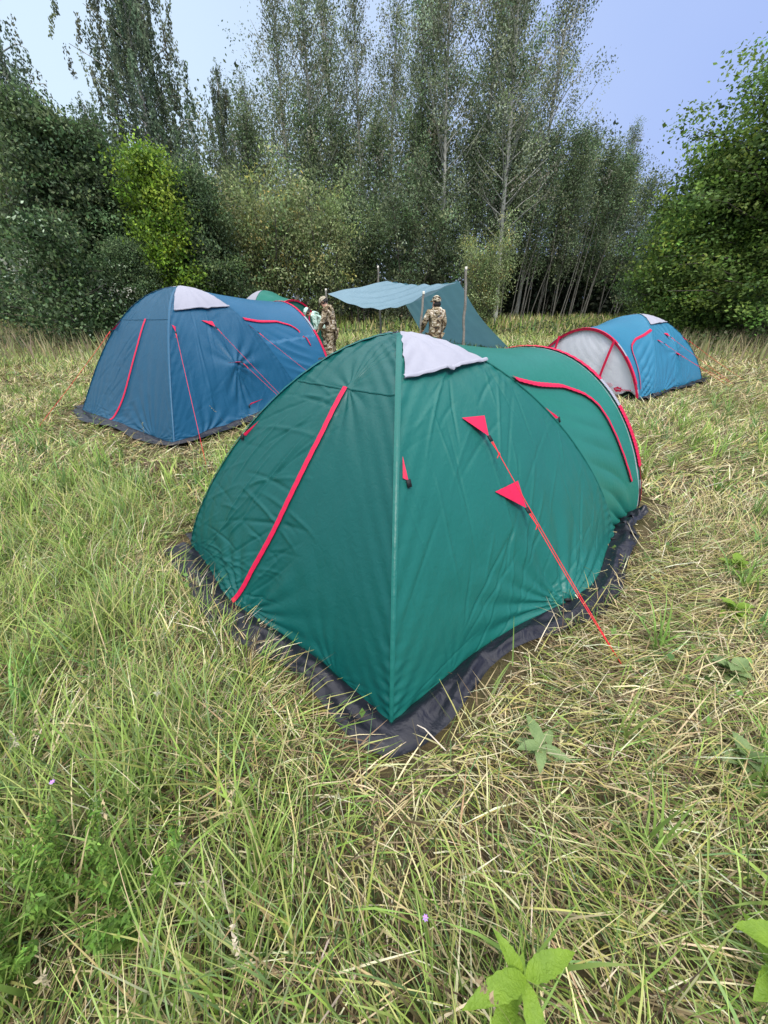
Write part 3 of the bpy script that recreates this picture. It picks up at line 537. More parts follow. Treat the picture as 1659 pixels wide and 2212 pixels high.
def make_tree(seed, H, kind, Rr, cb, nl, cl_per, lf_per, lsize, cols, wts, trunk_r, lean=(0, 0), stems=1):
    """grow a trunk, limbs and leaf clumps; returns (trunk mesh, crown mesh)"""
    g = np.random.default_rng(seed); tubes, LP, LC = [], [], []
    for st in range(stems):
        az0 = g.uniform(0, 6.283); sp = (0 if stems == 1 else Rr * g.uniform(.25, .75)); Hs = H * (1 if stems == 1 else g.uniform(.62, 1.0)); off = g.normal(0, .25, 2) if stems > 1 else np.zeros(2)
        t = np.linspace(0, 1, 12); wob = np.cumsum(g.normal(0, .012 * H, (12, 2)), 0) * .35
        C = np.stack([off[0] + (lean[0] * t ** 1.2) + wob[:, 0] * t + sp * math.cos(az0) * t ** 1.4, off[1] + (lean[1] * t ** 1.2) + wob[:, 1] * t + sp * math.sin(az0) * t ** 1.4, Hs * t - .1], 1)
        tr = trunk_r * (1 if stems == 1 else .55); tubes.append(tube_np(C, tr * (1 - .92 * t) ** .8 + .006, 7))
        n_l = max(3, nl // stems)
        for i in range(n_l):
            h = cb + (1 - cb) * ((i + g.uniform(.1, .9)) / n_l) ** .9; h = min(h, .985); base = np.array([np.interp(h, t, C[:, k]) for k in range(3)]); az = i * 2.39996 + g.normal(0, .35); x = (h - cb) / (1 - cb)
            if kind == 'aspen': prof, el = (.45 + .75 * math.sin(math.pi * min(1, .15 + x * .85)) ** .8) * (1 - .62 * x), R(34 + 30 * x)
            elif kind == 'birch': prof, el = (.55 + .6 * math.sin(math.pi * min(1, .2 + .8 * x))) * (1 - .68 * x ** 1.8), R(26 + 30 * x)
            elif kind == 'sapling': prof, el = (.5 + .6 * math.sin(math.pi * x)) * (1 - .4 * x), R(50)
            elif kind == 'willow': prof, el = .55 + .5 * math.sin(math.pi * x), R(38 + 20 * x)
            else: prof, el = math.sqrt(max(.02, 1 - (1.25 * x - .32) ** 2)) if x < 1 else .3, R(12 + 40 * x)
            ln = Rr * prof * g.uniform(.75, 1.2) * (.6 if stems > 1 else 1); d = np.array([math.cos(az) * math.cos(el), math.sin(az) * math.cos(el), math.sin(el)]); s = np.linspace(0, 1, 5)[:, None]
            bendz = {'aspen': .10, 'birch': -.30, 'sapling': .05, 'willow': -.12}.get(kind, -.12); Lb = base + d * ln * s + np.array([0, 0, 1.]) * bendz * ln * s ** 2 + g.normal(0, .03 * ln, (5, 3)) * s
            tubes.append(tube_np(Lb, tr * .34 * (1 - h * .6) * (1 - .85 * s[:, 0]) + .005, 4))
            cln = max(1, int(cl_per * (.5 + prof * .7)))
            for c in range(cln):
                q = g.uniform(.22, 1.04); cp = np.array([np.interp(min(q, 1), s[:, 0], Lb[:, k]) for k in range(3)]) + g.normal(0, (.06 if kind == 'maple' else .10) * Rr, 3) * (.4 + q)
                n = max(3, int(lf_per * g.uniform(.5, 1.5))); col = tint(1, cols, wts, g, .22)
                if kind == 'birch':
                    dr = g.uniform(.5, 2.1) * (.6 + .6 * q); z = g.uniform(0, 1, n); pts = cp + np.stack([g.normal(0, .06, n) + .10 * z * g.normal(), g.normal(0, .06, n) + .10 * z * g.normal(), -dr * z], 1)
                else:
                    sg = {'aspen': .20, 'sapling': .24, 'willow': .27}.get(kind, .34); fl = .55 if kind == 'maple' else .9; pts = cp + g.normal(0, sg, (n, 3)) * np.array([1, 1, fl])
                    if kind in ('aspen', 'sapling'): pts += unit(d)[None] * g.normal(0, .28, (n, 1))
                LP.append(pts); LC.append(np.clip(col * (1 + g.normal(0, .10, (n, 1))), .004, .9))
    LP = np.concatenate(LP); LC = np.clip(np.concatenate(LC) * 1.75, .004, .8)
    k = LP[:, 2] > .12; V, F, Cc = leaf_mesh(LP[k], lsize, LC[k], g, {'birch': 1.0, 'willow': .3}.get(kind, .35), .45 if kind in ('birch', 'aspen') else .6, .62 if kind != 'willow' else .45)
    bark = {'aspen': m_pale, 'birch': m_birch, 'sapling': m_stemwood}.get(kind, m_bark)
    tv, tf = join_np(tubes)
    return mesh_np('trunk', tv, tf, bark, smooth=True), mesh_np('crown', V, F, m_leaf, Cc)
def plant_tree(ms, name, label, X_, Y_, rz=0, sc=1, scz=None, group=None, cat='tree'):
    r = empty(name, (X_, Y_, float(gz(X_, Y_))), rz); r.scale = (sc, sc, scz or sc); tag(r, label, cat, group)
    link(bpy.data.objects.new('trunk', ms[0]), r); link(bpy.data.objects.new('crown', ms[1]), r); return r
def bx(px, Y_): return (px - 829.5) / 830 * .8746 * Y_        # bearing of a column of the view at eye level
GREY = [(.075, .105, .05), (.105, .135, .068), (.048, .07, .035), (.16, .185, .11)]; ASP = [(.095, .12, .065), (.135, .16, .095), (.06, .08, .042), (.22, .24, .17)]
OLIVE = [(.145, .18, .075), (.09, .12, .05), (.20, .23, .11), (.26, .22, .07)]; LIME = [(.115, .185, .022), (.08, .135, .02), (.16, .23, .025), (.05, .085, .02)]
DARK = [(.058, .09, .04), (.08, .12, .05), (.038, .06, .03), (.11, .145, .07)]; MAP = [(.066, .11, .026), (.09, .145, .03), (.036, .062, .018), (.15, .21, .04)]
BIR = [(.07, .095, .055), (.09, .115, .07), (.052, .07, .042), (.12, .145, .095)]
birches = [make_tree(21, 16.5, 'birch', 3.9, .12, 72, 13, 64, .12, BIR, [4, 3, 3, 1.2], .17), make_tree(22, 12, 'birch', 3.0, .16, 44, 9, 54, .11, BIR, [4, 3, 3, 1], .14)]
aspens = [make_tree(31 + i, 18.5 - i, 'aspen', 3.4, .28, 64, 5, 46, .115, ASP, [4, 3, 2.5, 1.2], .15, (g_, .2)) for i, g_ in enumerate((.5, -.4, .9))]
sap = [make_tree(41 + i, 10.5, 'sapling', 2.0, .26, 44, 6, 34, .125, GREY, [4, 3, 3, .8], .06, (l_, 0)) for i, l_ in enumerate((.6, 1.3, -.4))]
willows = [make_tree(51 + i, 6.8, 'willow', 3.0, .12, 110, 5, 30, .15, OLIVE, [3.5, 3, 1.6, .5], .09, stems=9) for i in range(2)]
thick = [make_tree(55 + i, 8.2, 'willow', 2.7, .10, 90, 5, 30, .17, GREY, [4, 3, 3, .6], .09, stems=7) for i in range(2)]
maples = [make_tree(61, 11.5, 'maple', 5.0, .06, 110, 20, 38, .15, MAP, [4, 3, 3, .8], .2), make_tree(62, 5.6, 'maple', 2.6, .05, 60, 14, 40, .125, MAP, [4, 3, 3, 1], .12)]
limes = [make_tree(63, 7.4, 'maple', 1.7, .10, 50, 11, 32, .14, LIME, [3, 3, 1.6, 2], .09)]
darks = [make_tree(71 + i, 8.0, 'maple', 2.6, .05, 64, 13, 36, .15, DARK, [4, 3, 3, .8], .13) for i in range(2)]
pales = [make_tree(81, 3.6, 'maple', 1.6, .05, 44, 8, 20, .13, [(.04, .07, .025), (.09, .13, .06), (.02, .038, .015), (.26, .31, .22)], [3, 1.6, 2.5, .5], .05)]
plant_tree(birches[0], 'birch_tree', 'tallest drooping birch at left, its top cut off by the frame', bx(398, 26), 26, .4)
plant_tree(birches[1], 'birch_tree', 'birch at the left edge with only its drooping side branches in view', bx(168, 20), 20, 1.3, .98)
plant_tree(birches[1], 'birch_tree', 'shorter birch left of the tallest birch, behind the dark bushes', bx(300, 27), 27, 2.2, .85)
plant_tree(birches[1], 'birch_tree', 'slim dark birch top rising between the tallest birch and the aspens', bx(532, 31), 31, 4.0, .8, 1.08)
plant_tree(aspens[1], 'aspen_tree', 'pointed grey-green aspen top just right of the slim birch', bx(592, 33), 33, 1.0, .75, .74)
for i, (px, Yd, rz, s, sz) in enumerate([(642, 32, .3, .9, .93), (695, 31, 2.1, 1., 1.0), (735, 36, 4.4, 1., 1.08), (790, 34, 1.2, .9, .96), (838, 35, 3.3, .9, .98), (885, 31, 5.0, .95, .93), (925, 36, .9, 1.0, 1.1), (1010, 32, 2.7, 1.1, 1.06), (1050, 36, 4.1, 1.1, 1.12), (1120, 35, 5.7, 1.05, 1.05)]):
    plant_tree(aspens[i % 3], 'aspen_tree', ('leftmost', 'second from left', 'third from left', 'fourth from left', 'fifth from left', 'sixth from left', 'seventh from left', 'third from right', 'second from right', 'rightmost')[i] + ' of ten tall sparse aspens rising above the thicket', bx(px, Yd), Yd, rz, s, sz, 'tall aspens in the middle of the wood')
plant_tree(aspens[0], 'aspen_tree', 'aspen with pale bare trunk showing above the right pole of the tarp', bx(955, 29), 29, 1.9, 1.0, .92)
plant_tree(aspens[2], 'aspen_tree', 'aspen with pale forked trunk, farthest right of the tall row', bx(1075, 28.5), 28.5, 3.0, 1.1, 1.0)
plant_tree(aspens[1], 'aspen_tree', 'small thin aspen standing apart against the sky, nearer the tall row', bx(1225, 42), 42, 1.5, .8, .74)
plant_tree(aspens[0], 'aspen_tree', 'small thin aspen standing apart against the sky, nearer the dark maple', bx(1290, 42), 42, .2, .8, .74)
for i, (px, Yd, rz, s) in enumerate([(560, 29, 0, 1.0), (660, 30, 1, 1.02), (760, 31, 2, 1.0), (800, 29, 3.4, .96), (860, 30, .7, 1.0), (930, 31, 4, 1.0), (990, 30, 5, .98), (1035, 31, .5, 1.0), (1085, 32, 1.6, 1.02), (1130, 31, 2.8, .98), (1165, 33, 3.9, 1.02), (1200, 32, 5.1, .95), (1235, 34, .2, .98), (1268, 33, 1.1, .9), (1300, 35, 2.2, .92), (1335, 35, 4.4, .86), (1180, 36, .4, 1.08), (1110, 37, 3.3, 1.08), (1250, 38, 1.9, 1.0)]):
    plant_tree(sap[i % 3], 'sapling', 'slender grey-trunked sapling of the thicket behind the tarp and light blue tent', bx(px, Yd), Yd, rz * .15, s, None, 'slender saplings in the thicket')
for i, (px, Yd, s, lab) in enumerate([(488, 23, 1.0, 'olive-green willow bush above the dark blue tent, leftmost of three'), (592, 23.5, 1.08, 'broad olive-green willow bush in the middle of three above the dark blue tent'), (700, 24, .98, 'yellow-flecked willow bush left of the tarp, rightmost of three')]):
    plant_tree(willows[i % 2], 'willow_bush', lab, bx(px, Yd), Yd, i * 2.0, s, None, None, 'bush')
for px, Yd, s, rz, i, lab in [(775, 27, .98, 1, 0, 'dense grey-green bush directly behind the left tarp pole'), (868, 26, .95, 2.5, 1, 'tall dense grey-green bush above the tarp'), (945, 28, .9, 4, 0, 'dense grey-green bush behind the right tarp pole')]:
    plant_tree(thick[i], 'thicket_bush', lab, bx(px, Yd), Yd, rz, s, None, None, 'bush')
plant_tree(willows[1], 'willow_bush', 'small yellowish bush standing right of the tarp', bx(1045, 22), 22, 1.0, .62, .68, None, 'bush')
plant_tree(limes[0], 'maple_tree', 'bright yellow-green young maple among dark bushes at left', bx(374, 18.8), 18.8, 0.6, .92, .84)
plant_tree(limes[0], 'maple_tree', 'smaller yellow-green maple left of the bright young maple', bx(318, 22), 22, 2.6, .78)
for px, Yd, s, rz, i, lab in [(185, 19, .92, 0, 0, 'dark broad-leaved tree at the left edge behind the pale-leaved shrub'), (275, 20, .88, 2, 1, 'dark broad-leaved tree left of the yellow-green maples'), (300, 17.5, .42, 4, 0, 'low dark bush in front of the smaller yellow-green maple'), (455, 20.5, .74, 1, 1, 'dark bush right of the bright young maple'), (90, 22, 1.05, 3, 1, 'dark tree mostly beyond the left frame edge')]:
    plant_tree(darks[i], 'dark_tree', lab, bx(px, Yd), Yd, rz, s)
plant_tree(pales[0], 'pale_shrub', 'shrub with whitish-backed leaves at the left edge', bx(140, 15), 15, 0, 1.0, 1.0, None, 'bush')
plant_tree(pales[0], 'pale_shrub', 'pale-leaved shrub left of the dark blue tent', bx(238, 16.5), 16.5, 2, .75, .72, None, 'bush')
plant_tree(maples[0], 'maple_tree', 'large dark green maple filling the right edge', bx(1665, 17), 17, .5, 1.0, .70)
plant_tree(maples[1], 'maple_tree', 'lower maple with lighter sprays left of the large dark maple', bx(1478, 19), 19, 1.5, 1.05, 1.05)
plant_tree(maples[1], 'maple_tree', 'small maple at the foot of the large maple near the light blue tent', bx(1560, 18), 18, 3.8, .8, .75)
plant_tree(darks[1], 'dark_tree', 'dark tree in the gap between the thicket and the large maple', bx(1410, 30), 30, 1.2, .85, .8)
# the wood behind, one mass
g = np.random.default_rng(90); n = 98000; yy = g.uniform(37, 50, n); px = np.where(g.random(n) < .78, g.uniform(-250, 1460, n), np.where(g.random(n) < .55, g.uniform(-1300, -250, n), g.uniform(1460, 2700, n))); xx = bx(px, yy); hh = 11.5 + 3.0 * sstep(px, 300, 480) - 3.2 * sstep(px, 1000, 1180) - 3.0 * sstep(px, 1250, 1440) + 2 * sstep(px, 1600, 1900) + 1.1 * np.sin(px * .047 + yy * .3) + .9 * np.sin(px * .113 + yy * .5); zz = .3 + g.uniform(0, 1, n) ** .95 * hh
P = np.stack([xx, yy, zz], 1) + g.normal(0, .3, (n, 3)); V, F, Cc = leaf_mesh(P, .27, tint(n, [(.06, .084, .042), (.042, .062, .032), (.085, .108, .058)], [3, 2.5, 2], g, .2) * 1.6, g, .3, .5)
tag(obj_np('woodland', V, F, m_leaf, None, Cc, False), 'dense dark wood behind the separate trees', 'woodland', kind='stuff')
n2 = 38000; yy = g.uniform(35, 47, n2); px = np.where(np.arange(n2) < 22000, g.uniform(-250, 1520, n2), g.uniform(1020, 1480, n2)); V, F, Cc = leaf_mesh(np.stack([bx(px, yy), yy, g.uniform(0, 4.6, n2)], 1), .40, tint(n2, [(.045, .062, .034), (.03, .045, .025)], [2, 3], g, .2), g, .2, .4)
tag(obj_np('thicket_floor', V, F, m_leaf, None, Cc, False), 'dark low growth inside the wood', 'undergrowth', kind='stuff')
# thin trunks of the wood that show below the leaves
for i in range(20):
    px = g.uniform(1100, 1350); Yd = g.uniform(28, 36); x0 = bx(px, Yd); ln = g.uniform(5.5, 8.5); le = g.uniform(-.3, 1.9)
    t = np.linspace(0, 1, 8); C = np.stack([le * t ** 1.1 + np.cumsum(g.normal(0, .025, 8)), g.normal(0, .2) * t, ln * t], 1)
    o = obj_np('young_aspen', *tube_np(C, np.linspace(g.uniform(.024, .042), .010, 8), 5), m_stemwood, None); o.location = (x0, Yd, 0)
    tag(o, 'thin bare leaning stem at the edge of the thicket behind the light blue tent', 'sapling', 'bare stems in the thicket')
# weeds and low growth along the edge of the wood
n = 26000; px = g.uniform(-150, 1800, n); yd = np.where(px < 420, g.uniform(13.5, 20, n), np.where(px > 1380, g.uniform(13.5, 20, n), g.uniform(19, 30, n))); xx = bx(px, yd); hgt = (.35 + .55 * np.clip(sn(xx, yd, 93, .9), 0, 1)) * np.where(px < 420, 1.25, 1.0)
k = ~in_tents(xx, yd, .3); P = np.stack([xx, yd, g.uniform(.05, 1, n) * hgt], 1)[k]; V, F, Cc = leaf_mesh(P, .12, tint(len(P), [(.09, .125, .045), (.06, .09, .035), (.15, .16, .075), (.17, .15, .09)], [3, 3, 1.5, 1], g, .2), g, .2, .5)
tag(obj_np('undergrowth', V, F, m_leaf, None, Cc, False), 'low weeds along the foot of the wood', 'undergrowth', kind='stuff')

# ------------------------------------------------------------------ grass
m_grass = principled('grass_blade', (0, 0, 0), .55, .25, attr='col', trans=.22)
def blades(g, x, y, ln, wd, az, th0, dth, col, seg, z0=0.0, tipcol=None):
    n = len(x); s = np.linspace(0, 1, seg + 1); th = th0[:, None] + dth[:, None] * s[None]; stp = ln[:, None] / seg
    dx = np.sin(th) * stp; dz = np.cos(th) * stp; hx = np.concatenate([np.zeros((n, 1)), np.cumsum(dx[:, :-1], 1)], 1); hz = np.concatenate([np.zeros((n, 1)), np.cumsum(dz[:, :-1], 1)], 1)
    Z = np.maximum(hz + np.reshape(z0, (-1, 1)), .004); Z = Z + gz(x, y)[:, None]; ca, sa = np.cos(az), np.sin(az); C = np.stack([x[:, None] + hx * ca[:, None], y[:, None] + hx * sa[:, None], Z], -1)
    a2 = az + np.pi / 2 + g.normal(0, .7, n); S = np.stack([np.cos(a2), np.sin(a2), g.normal(0, .25, n)], 1); pw = np.array([.75, 1.0, .8, .55, .12, .05])[:seg + 1] if seg >= 4 else (np.array([.8, 1, .6, .1]) if seg == 3 else np.array([.9, 1, .15]))
    W_ = wd[:, None] * .5 * pw[None]; V = np.stack([C - S[:, None] * W_[..., None], C + S[:, None] * W_[..., None]], 2).reshape(-1, 3)
    b = (np.arange(n) * 2 * (seg + 1))[:, None] + 2 * np.arange(seg)[None]; F = np.stack([b, b + 1, b + 3, b + 2], -1).reshape(-1, 4)
    cc = np.repeat(col[:, None], seg + 1, 1)
    if tipcol is not None: cc = cc * (1 - s[None, :, None] ** 2 * .5) + tipcol[:, None] * (s[None, :, None] ** 2 * .5)
    return V, F, np.repeat(cc.reshape(-1, 3), 2, 0)
STRAW = [(.50, .41, .21), (.62, .54, .31), (.28, .205, .11), (.37, .35, .11), (.13, .09, .05), (.70, .64, .44), (.07, .055, .028)]; SW = [3, 2.6, 1.8, 2.6, 2.0, 1.2, 1.6]
GREEN = [(.14, .22, .04), (.22, .33, .06), (.30, .41, .10), (.15, .25, .095), (.38, .40, .13), (.075, .125, .03), (.045, .075, .02)]; GW = [3, 3, 2, 2, 1.6, 2.4, 1.2]
def scatter(g, n, y0, y1, grow, extra=1.3):
    yy = np.sqrt(g.uniform((y0 + extra) ** 2, (y1 + extra) ** 2, n)) - extra; xx = g.uniform(-1, 1, n) * (yy + extra)
    k = ~in_tents(xx, yy, grow); return xx[k], yy[k]
def tallness(x, y):
    """1 = standing green sward (left and front), 0 = trampled straw"""
    base = 1 - sstep(x - .25 * (y - .3), -.75, .85); base = base * (1 - .75 * sstep(y, 2.6, 4.2) * (1 - sstep(y, 9, 13))) ; base = np.maximum(base, .55 * sstep(x - y, .2, 1.2) * sstep(y, 5.5, 8)); base = np.maximum(base, .85 * sstep(y, 11, 15))
    base = np.maximum(base, .5 * (1 - sstep(y, .15, .75)))
    return np.clip(base + .28 * sn(x, y, 99, 2.6), .04, 1)
def trodden(x, y): return 1 - .5 * in_tents(x, y, .55) - .15 * in_tents(x, y, .38)
straw, green, far = [], [], []
g = np.random.default_rng(5)
# trampled straw, layer on layer
for (n, y0, y1, l0, l1, w0, seg, grow) in ((56000, -.15, 3.0, .08, .27, .0036, 2, .19), (62000, 3.0, 8.0, .10, .25, .0075, 2, .21), (38000, 8, 13, .14, .30, .012, 2, .2), (30000, 13, 21, .25, .5, .021, 2, .1)):
    x, y = scatter(g, n, y0, y1, grow); n = len(x); flow = 1.9 * sn(x, y, 101, 1.9) + g.normal(0, .75, n); c = tint(n, STRAW, SW, g, .16); gm = g.random(n) < .22 + .25 * tallness(x, y); c[gm] = tint(gm.sum(), GREEN, GW, g) * .9
    straw.append(blades(g, x, y, g.uniform(l0, l1, n), w0 * g.uniform(.7, 1.7, n), flow + np.where(g.random(n) < .28, g.uniform(0, 6.283, n), 0), R(66) + g.normal(0, .22, n), R(34) + g.normal(0, .35, n), c, seg, g.uniform(0, .05, n)))
x, y = scatter(g, 26000, -.15, 8.5, .04); k = in_tents(x, y, .36); x, y = x[k], y[k]; n = len(x); straw.append(blades(g, x, y, g.uniform(.08, .22, n), .0045 * g.uniform(.7, 1.6, n), g.uniform(0, 6.283, n), R(86) + g.normal(0, .05, n), g.normal(0, .08, n), tint(n, STRAW, SW, g, .16), 2, g.uniform(0, .012, n)))
# standing green blades
for (n, y0, y1, l0, l1, w0, seg) in ((52000, -.15, 3.0, .12, .40, .0052, 4), (58000, 3.0, 8.0, .12, .32, .0075, 3), (52000, 8, 13, .15, .36, .0115, 2), (36000, 13, 21, .2, .42, .022, 2)):
    x, y = scatter(g, n, y0, y1, .27); tl = tallness(x, y); clump = np.clip(.5 + .8 * sn(x, y, 103, 7.5), .05, 1); k = g.random(len(x)) < (.10 + .9 * tl) * clump * trodden(x, y); x, y, tl = x[k], y[k], tl[k] * trodden(x[k], y[k]); n = len(x)
    c = tint(n, GREEN, GW, g, .17); dm = g.random(n) < .22; c[dm] = tint(dm.sum(), STRAW, SW, g); az = 2.2 + 1.1 * sn(x, y, 104, 1.1) + g.normal(0, .9, n)
    green.append(blades(g, x, y, g.uniform(l0, l1, n) * (.55 + .6 * tl), w0 * g.uniform(.5, 1.6, n), az, R(14) + np.abs(g.normal(0, .25, n)), R(45) + g.normal(0, .5, n), c, seg, 0.0, tint(n, [(.45, .42, .18), (.3, .38, .1)], [1, 2], g)))
# the meadow goes on beside and behind the place the picture was taken from
n = 30000; x = g.uniform(-15, 15, n); y = g.uniform(-5, 14, n); k = (np.abs(x) > y + 1.1) & (x * x + y * y > .3) & ~in_tents(x, y, .25); x, y = x[k], y[k]; n = len(x); c = tint(n, STRAW + GREEN, SW + GW, g, .16)
straw.append(blades(g, x, y, g.uniform(.16, .42, n), .02 * g.uniform(.7, 1.5, n), g.uniform(0, 6.283, n), R(45) + g.normal(0, .35, n), R(45) + g.normal(0, .3, n), c, 2, g.uniform(0, .05, n)))
# broad-bladed tufts
x, y = scatter(g, 1500, .05, 7.5, .3); k = g.random(len(x)) < (.25 + .75 * tallness(x, y)) * trodden(x, y) ** 2; x, y = x[k], y[k]; m = 15; n = len(x) * m; tc_ = tint(len(x), [(.20, .32, .07), (.28, .40, .09), (.17, .29, .10)], [3, 2, 2], g, .15)
X2 = np.repeat(x, m) + g.normal(0, .022, n); Y2 = np.repeat(y, m) + g.normal(0, .022, n); c = np.repeat(tc_, m, 0) * (1 + g.normal(0, .15, (n, 1)))
green.append(blades(g, X2, Y2, g.uniform(.16, .46, n), .0105 * g.uniform(.5, 1.4, n), g.uniform(0, 6.283, n), np.abs(g.normal(.12, .2, n)), R(58) + g.normal(0, .5, n), np.clip(c, .01, .8), 5, 0.0, tint(n, [(.45, .42, .16), (.3, .4, .1)], [1, 3], g)))
# far meadow, taller and bleached
x, y = scatter(g, 32000, 20, 46, .1, 2); n = len(x); c = tint(n, GREEN[:6] + STRAW[:4], [2, 2, 2, 1, 3, 1, 2, 1.5, 1, 2], g, .15); far.append(blades(g, x, y, g.uniform(.3, .75, n), .06 * g.uniform(.6, 1.4, n), g.uniform(0, 6.283, n), np.abs(g.normal(.1, .15, n)), g.uniform(.1, .7, n), c, 2))
x, y = scatter(g, 9000, 11, 21, .3, 2); k = (np.abs(x) > .55 * y); x, y = x[k], y[k]; n = len(x); c = tint(n, [(.24, .19, .12), (.33, .28, .16), (.25, .27, .11)], [2, 2, 2], g, .15); far.append(blades(g, x, y, g.uniform(.4, .8, n), .03 * g.uniform(.6, 1.4, n), g.uniform(0, 6.283, n), np.abs(g.normal(.1, .15, n)), g.uniform(.1, .5, n), c, 2))
def joined(name, lst, label):
    o = 0; Vs, Fs, Cs = [], [], []
    for V, F, C in lst: Vs.append(V); Fs.append(F + o); Cs.append(C); o += len(V)
    return tag(obj_np(name, np.concatenate(Vs), np.concatenate(Fs), m_grass, None, np.concatenate(Cs), False), label, 'grass', kind='stuff')
joined('trampled_straw', straw, 'flattened dry straw and cut grass over the meadow'); joined('green_grass', green, 'standing green grass blades of the meadow'); joined('tall_meadow_grass', far, 'tall bleached grass at the back of the meadow')
# tall dry stalks with seed heads
st, hd_ = [], []
x, y = scatter(g, 420, .1, 6, .55); k = g.random(len(x)) < .3 + .7 * tallness(x, y); x, y = x[k], y[k]; n = len(x); ln = g.uniform(.35, .7, n); az = g.uniform(0, 6.283, n); c = tint(n, [(.55, .45, .26), (.42, .33, .18), (.60, .54, .36)], [2, 1, 1], g, .1)
Vb, Fb, Cb = blades(g, x, y, ln, .0034 + 0 * ln, az, R(12) + np.abs(g.normal(0, .25, n)), R(25) + g.normal(0, .3, n), c, 5)
tips = Vb.reshape(n, 12, 3); tp = tips[:, 10:].mean(1); dr = unit(tp - tips[:, 8:10].mean(1)); m_ = 14; hp = (tp[:, None] - dr[:, None] * np.linspace(0, .09, m_)[None, :, None]).reshape(-1, 3) + g.normal(0, .003, (n * m_, 3))
V2, F2, C2 = leaf_mesh(hp, .016, np.repeat(c, m_, 0) * .92, g, -.4, .1, .4)
joined('seed_stalks', [(Vb, Fb, Cb), (V2, F2, C2)], 'tall dry grass stalks with seed heads')
# small round weed leaves and clover between the blades
x, y = scatter(g, 5200, .0, 7.5, .08); k = (sn(x, y, 110, 2.4) > .15) | ((x > 1.0) & (y < 4)) & (g.random(len(x)) < .5); x, y = x[k], y[k]; n = len(x); P = np.stack([x, y, g.uniform(.03, .13, n)], 1)
V, F, Cc = leaf_mesh(P, .032, tint(n, [(.14, .25, .06), (.2, .33, .08), (.26, .34, .16), (.10, .18, .05)], [3, 2, 1, 2], g), g, 0, 1.2, .8)
tag(obj_np('ground_leaves', V, F, m_leaf, None, Cc, False), 'small weed and clover leaves low in the grass', 'weeds', kind='stuff')

# ------------------------------------------------------------------ single plants
def leaf_blade(nm, base, az, length, width, rise, droop, mat, parent, serr=.06, fold=.25, seed=0):
    n = 15; s = np.linspace(0, 1, n); th = rise - droop * s; st_ = length / (n - 1); hx = np.r_[0, np.cumsum(np.cos(th[:-1]) * st_)]; hz = np.r_[0, np.cumsum(np.sin(th[:-1]) * st_)]
    w_ = width * .5 * (np.sin(np.pi * s ** .72) ** .85) * (1 - .15 * s); w_ = w_ * (1 + serr * np.where(np.arange(n) % 2 == 0, 1, -1)); w_[-1] = .0005; w_[0] = .002
    kk = np.array([-1, -.5, 0, .5, 1.]); rp = .04 * width * np.sin(s * 38)[:, None] * np.abs(kk)[None]
    V = np.zeros((n, 5, 3)); d = np.array([math.cos(az), math.sin(az)]); pdir = np.array([-d[1], d[0]])
    V[..., :2] = np.array(base)[None, None, :2] + d * hx[:, None, None] + pdir * (kk[None, :, None] * w_[:, None, None]); V[..., 2] = base[2] + hz[:, None] + fold * np.abs(kk)[None] * w_[:, None] + rp
    return obj_np(nm, V.reshape(-1, 3), grid_faces(n, 5), mat, parent)
m_lf1 = principled('bright_herb_leaf', (.21, .33, .03), .5, .35, (22, (.14, .24, .025), .8), (130, .5, .01, 4), trans=.35); m_lf2 = principled('pale_herb_leaf', (.21, .29, .11), .5, .35, (22, (.13, .20, .07), .8), (110, .5, .01, 4), trans=.3); m_stem = principled('green_stem', (.18, .27, .06), .6, .3, (20, (.25, .16, .08), .6))
def herb(name, label, x, y, stem_h, lean, leaves, mat, seed=0, group=None):
    r = empty(name, (x, y, 0)); tag(r, label, 'plant', group)
    t = np.linspace(0, 1, 8); C = np.stack([lean[0] * t ** 1.3, lean[1] * t ** 1.3, stem_h * t], 1); obj_np('stem', *tube_np(C, np.linspace(.0035, .002, 8), 6), m_stem, r)
    for i, (h, az, ln, wd, rise, droop) in enumerate(leaves):
        leaf_blade('leaf', [np.interp(h, t, C[:, k]) for k in range(3)], R(az), ln, wd, R(rise), R(droop), mat, r, seed=seed + i)
    return r
herb('leafy_plant', 'bright lime-green plant with long serrated leaves at the bottom edge', .285, .205, .28, (.03, .04), [(1, 197, .17, .048, 38, 75), (1, 16, .135, .046, 40, 70), (.98, 272, .17, .044, 5, 55), (.9, 128, .12, .036, 62, 60), (.75, 170, .11, .034, 60, 40), (.7, 215, .11, .04, 30, 40), (.55, 60, .10, .04, 30, 30), (.45, 300, .10, .04, 20, 30)], m_lf1, 1)
herb('leafy_plant', 'pale-leaved plant in the straw just right of the near tent corner', .60, .84, .13, (-.01, .0), [(1, 100, .12, .05, 30, 50), (1, 190, .10, .045, 20, 40), (.9, 250, .10, .042, 15, 40), (.9, 335, .12, .045, 10, 40), (.7, 45, .11, .05, 25, 40), (.6, 150, .11, .05, 20, 40)], m_lf2, 2)
herb('leafy_plant', 'broad-leaved plant at the bottom right corner', 1.0, .27, .22, (.0, .02), [(1, 160, .15, .07, 35, 60), (1, 250, .16, .07, 10, 40), (.9, 60, .13, .06, 35, 50), (.8, 330, .14, .06, 20, 40), (.6, 200, .13, .06, 20, 40), (.5, 100, .12, .06, 30, 40)], m_lf1, 3)
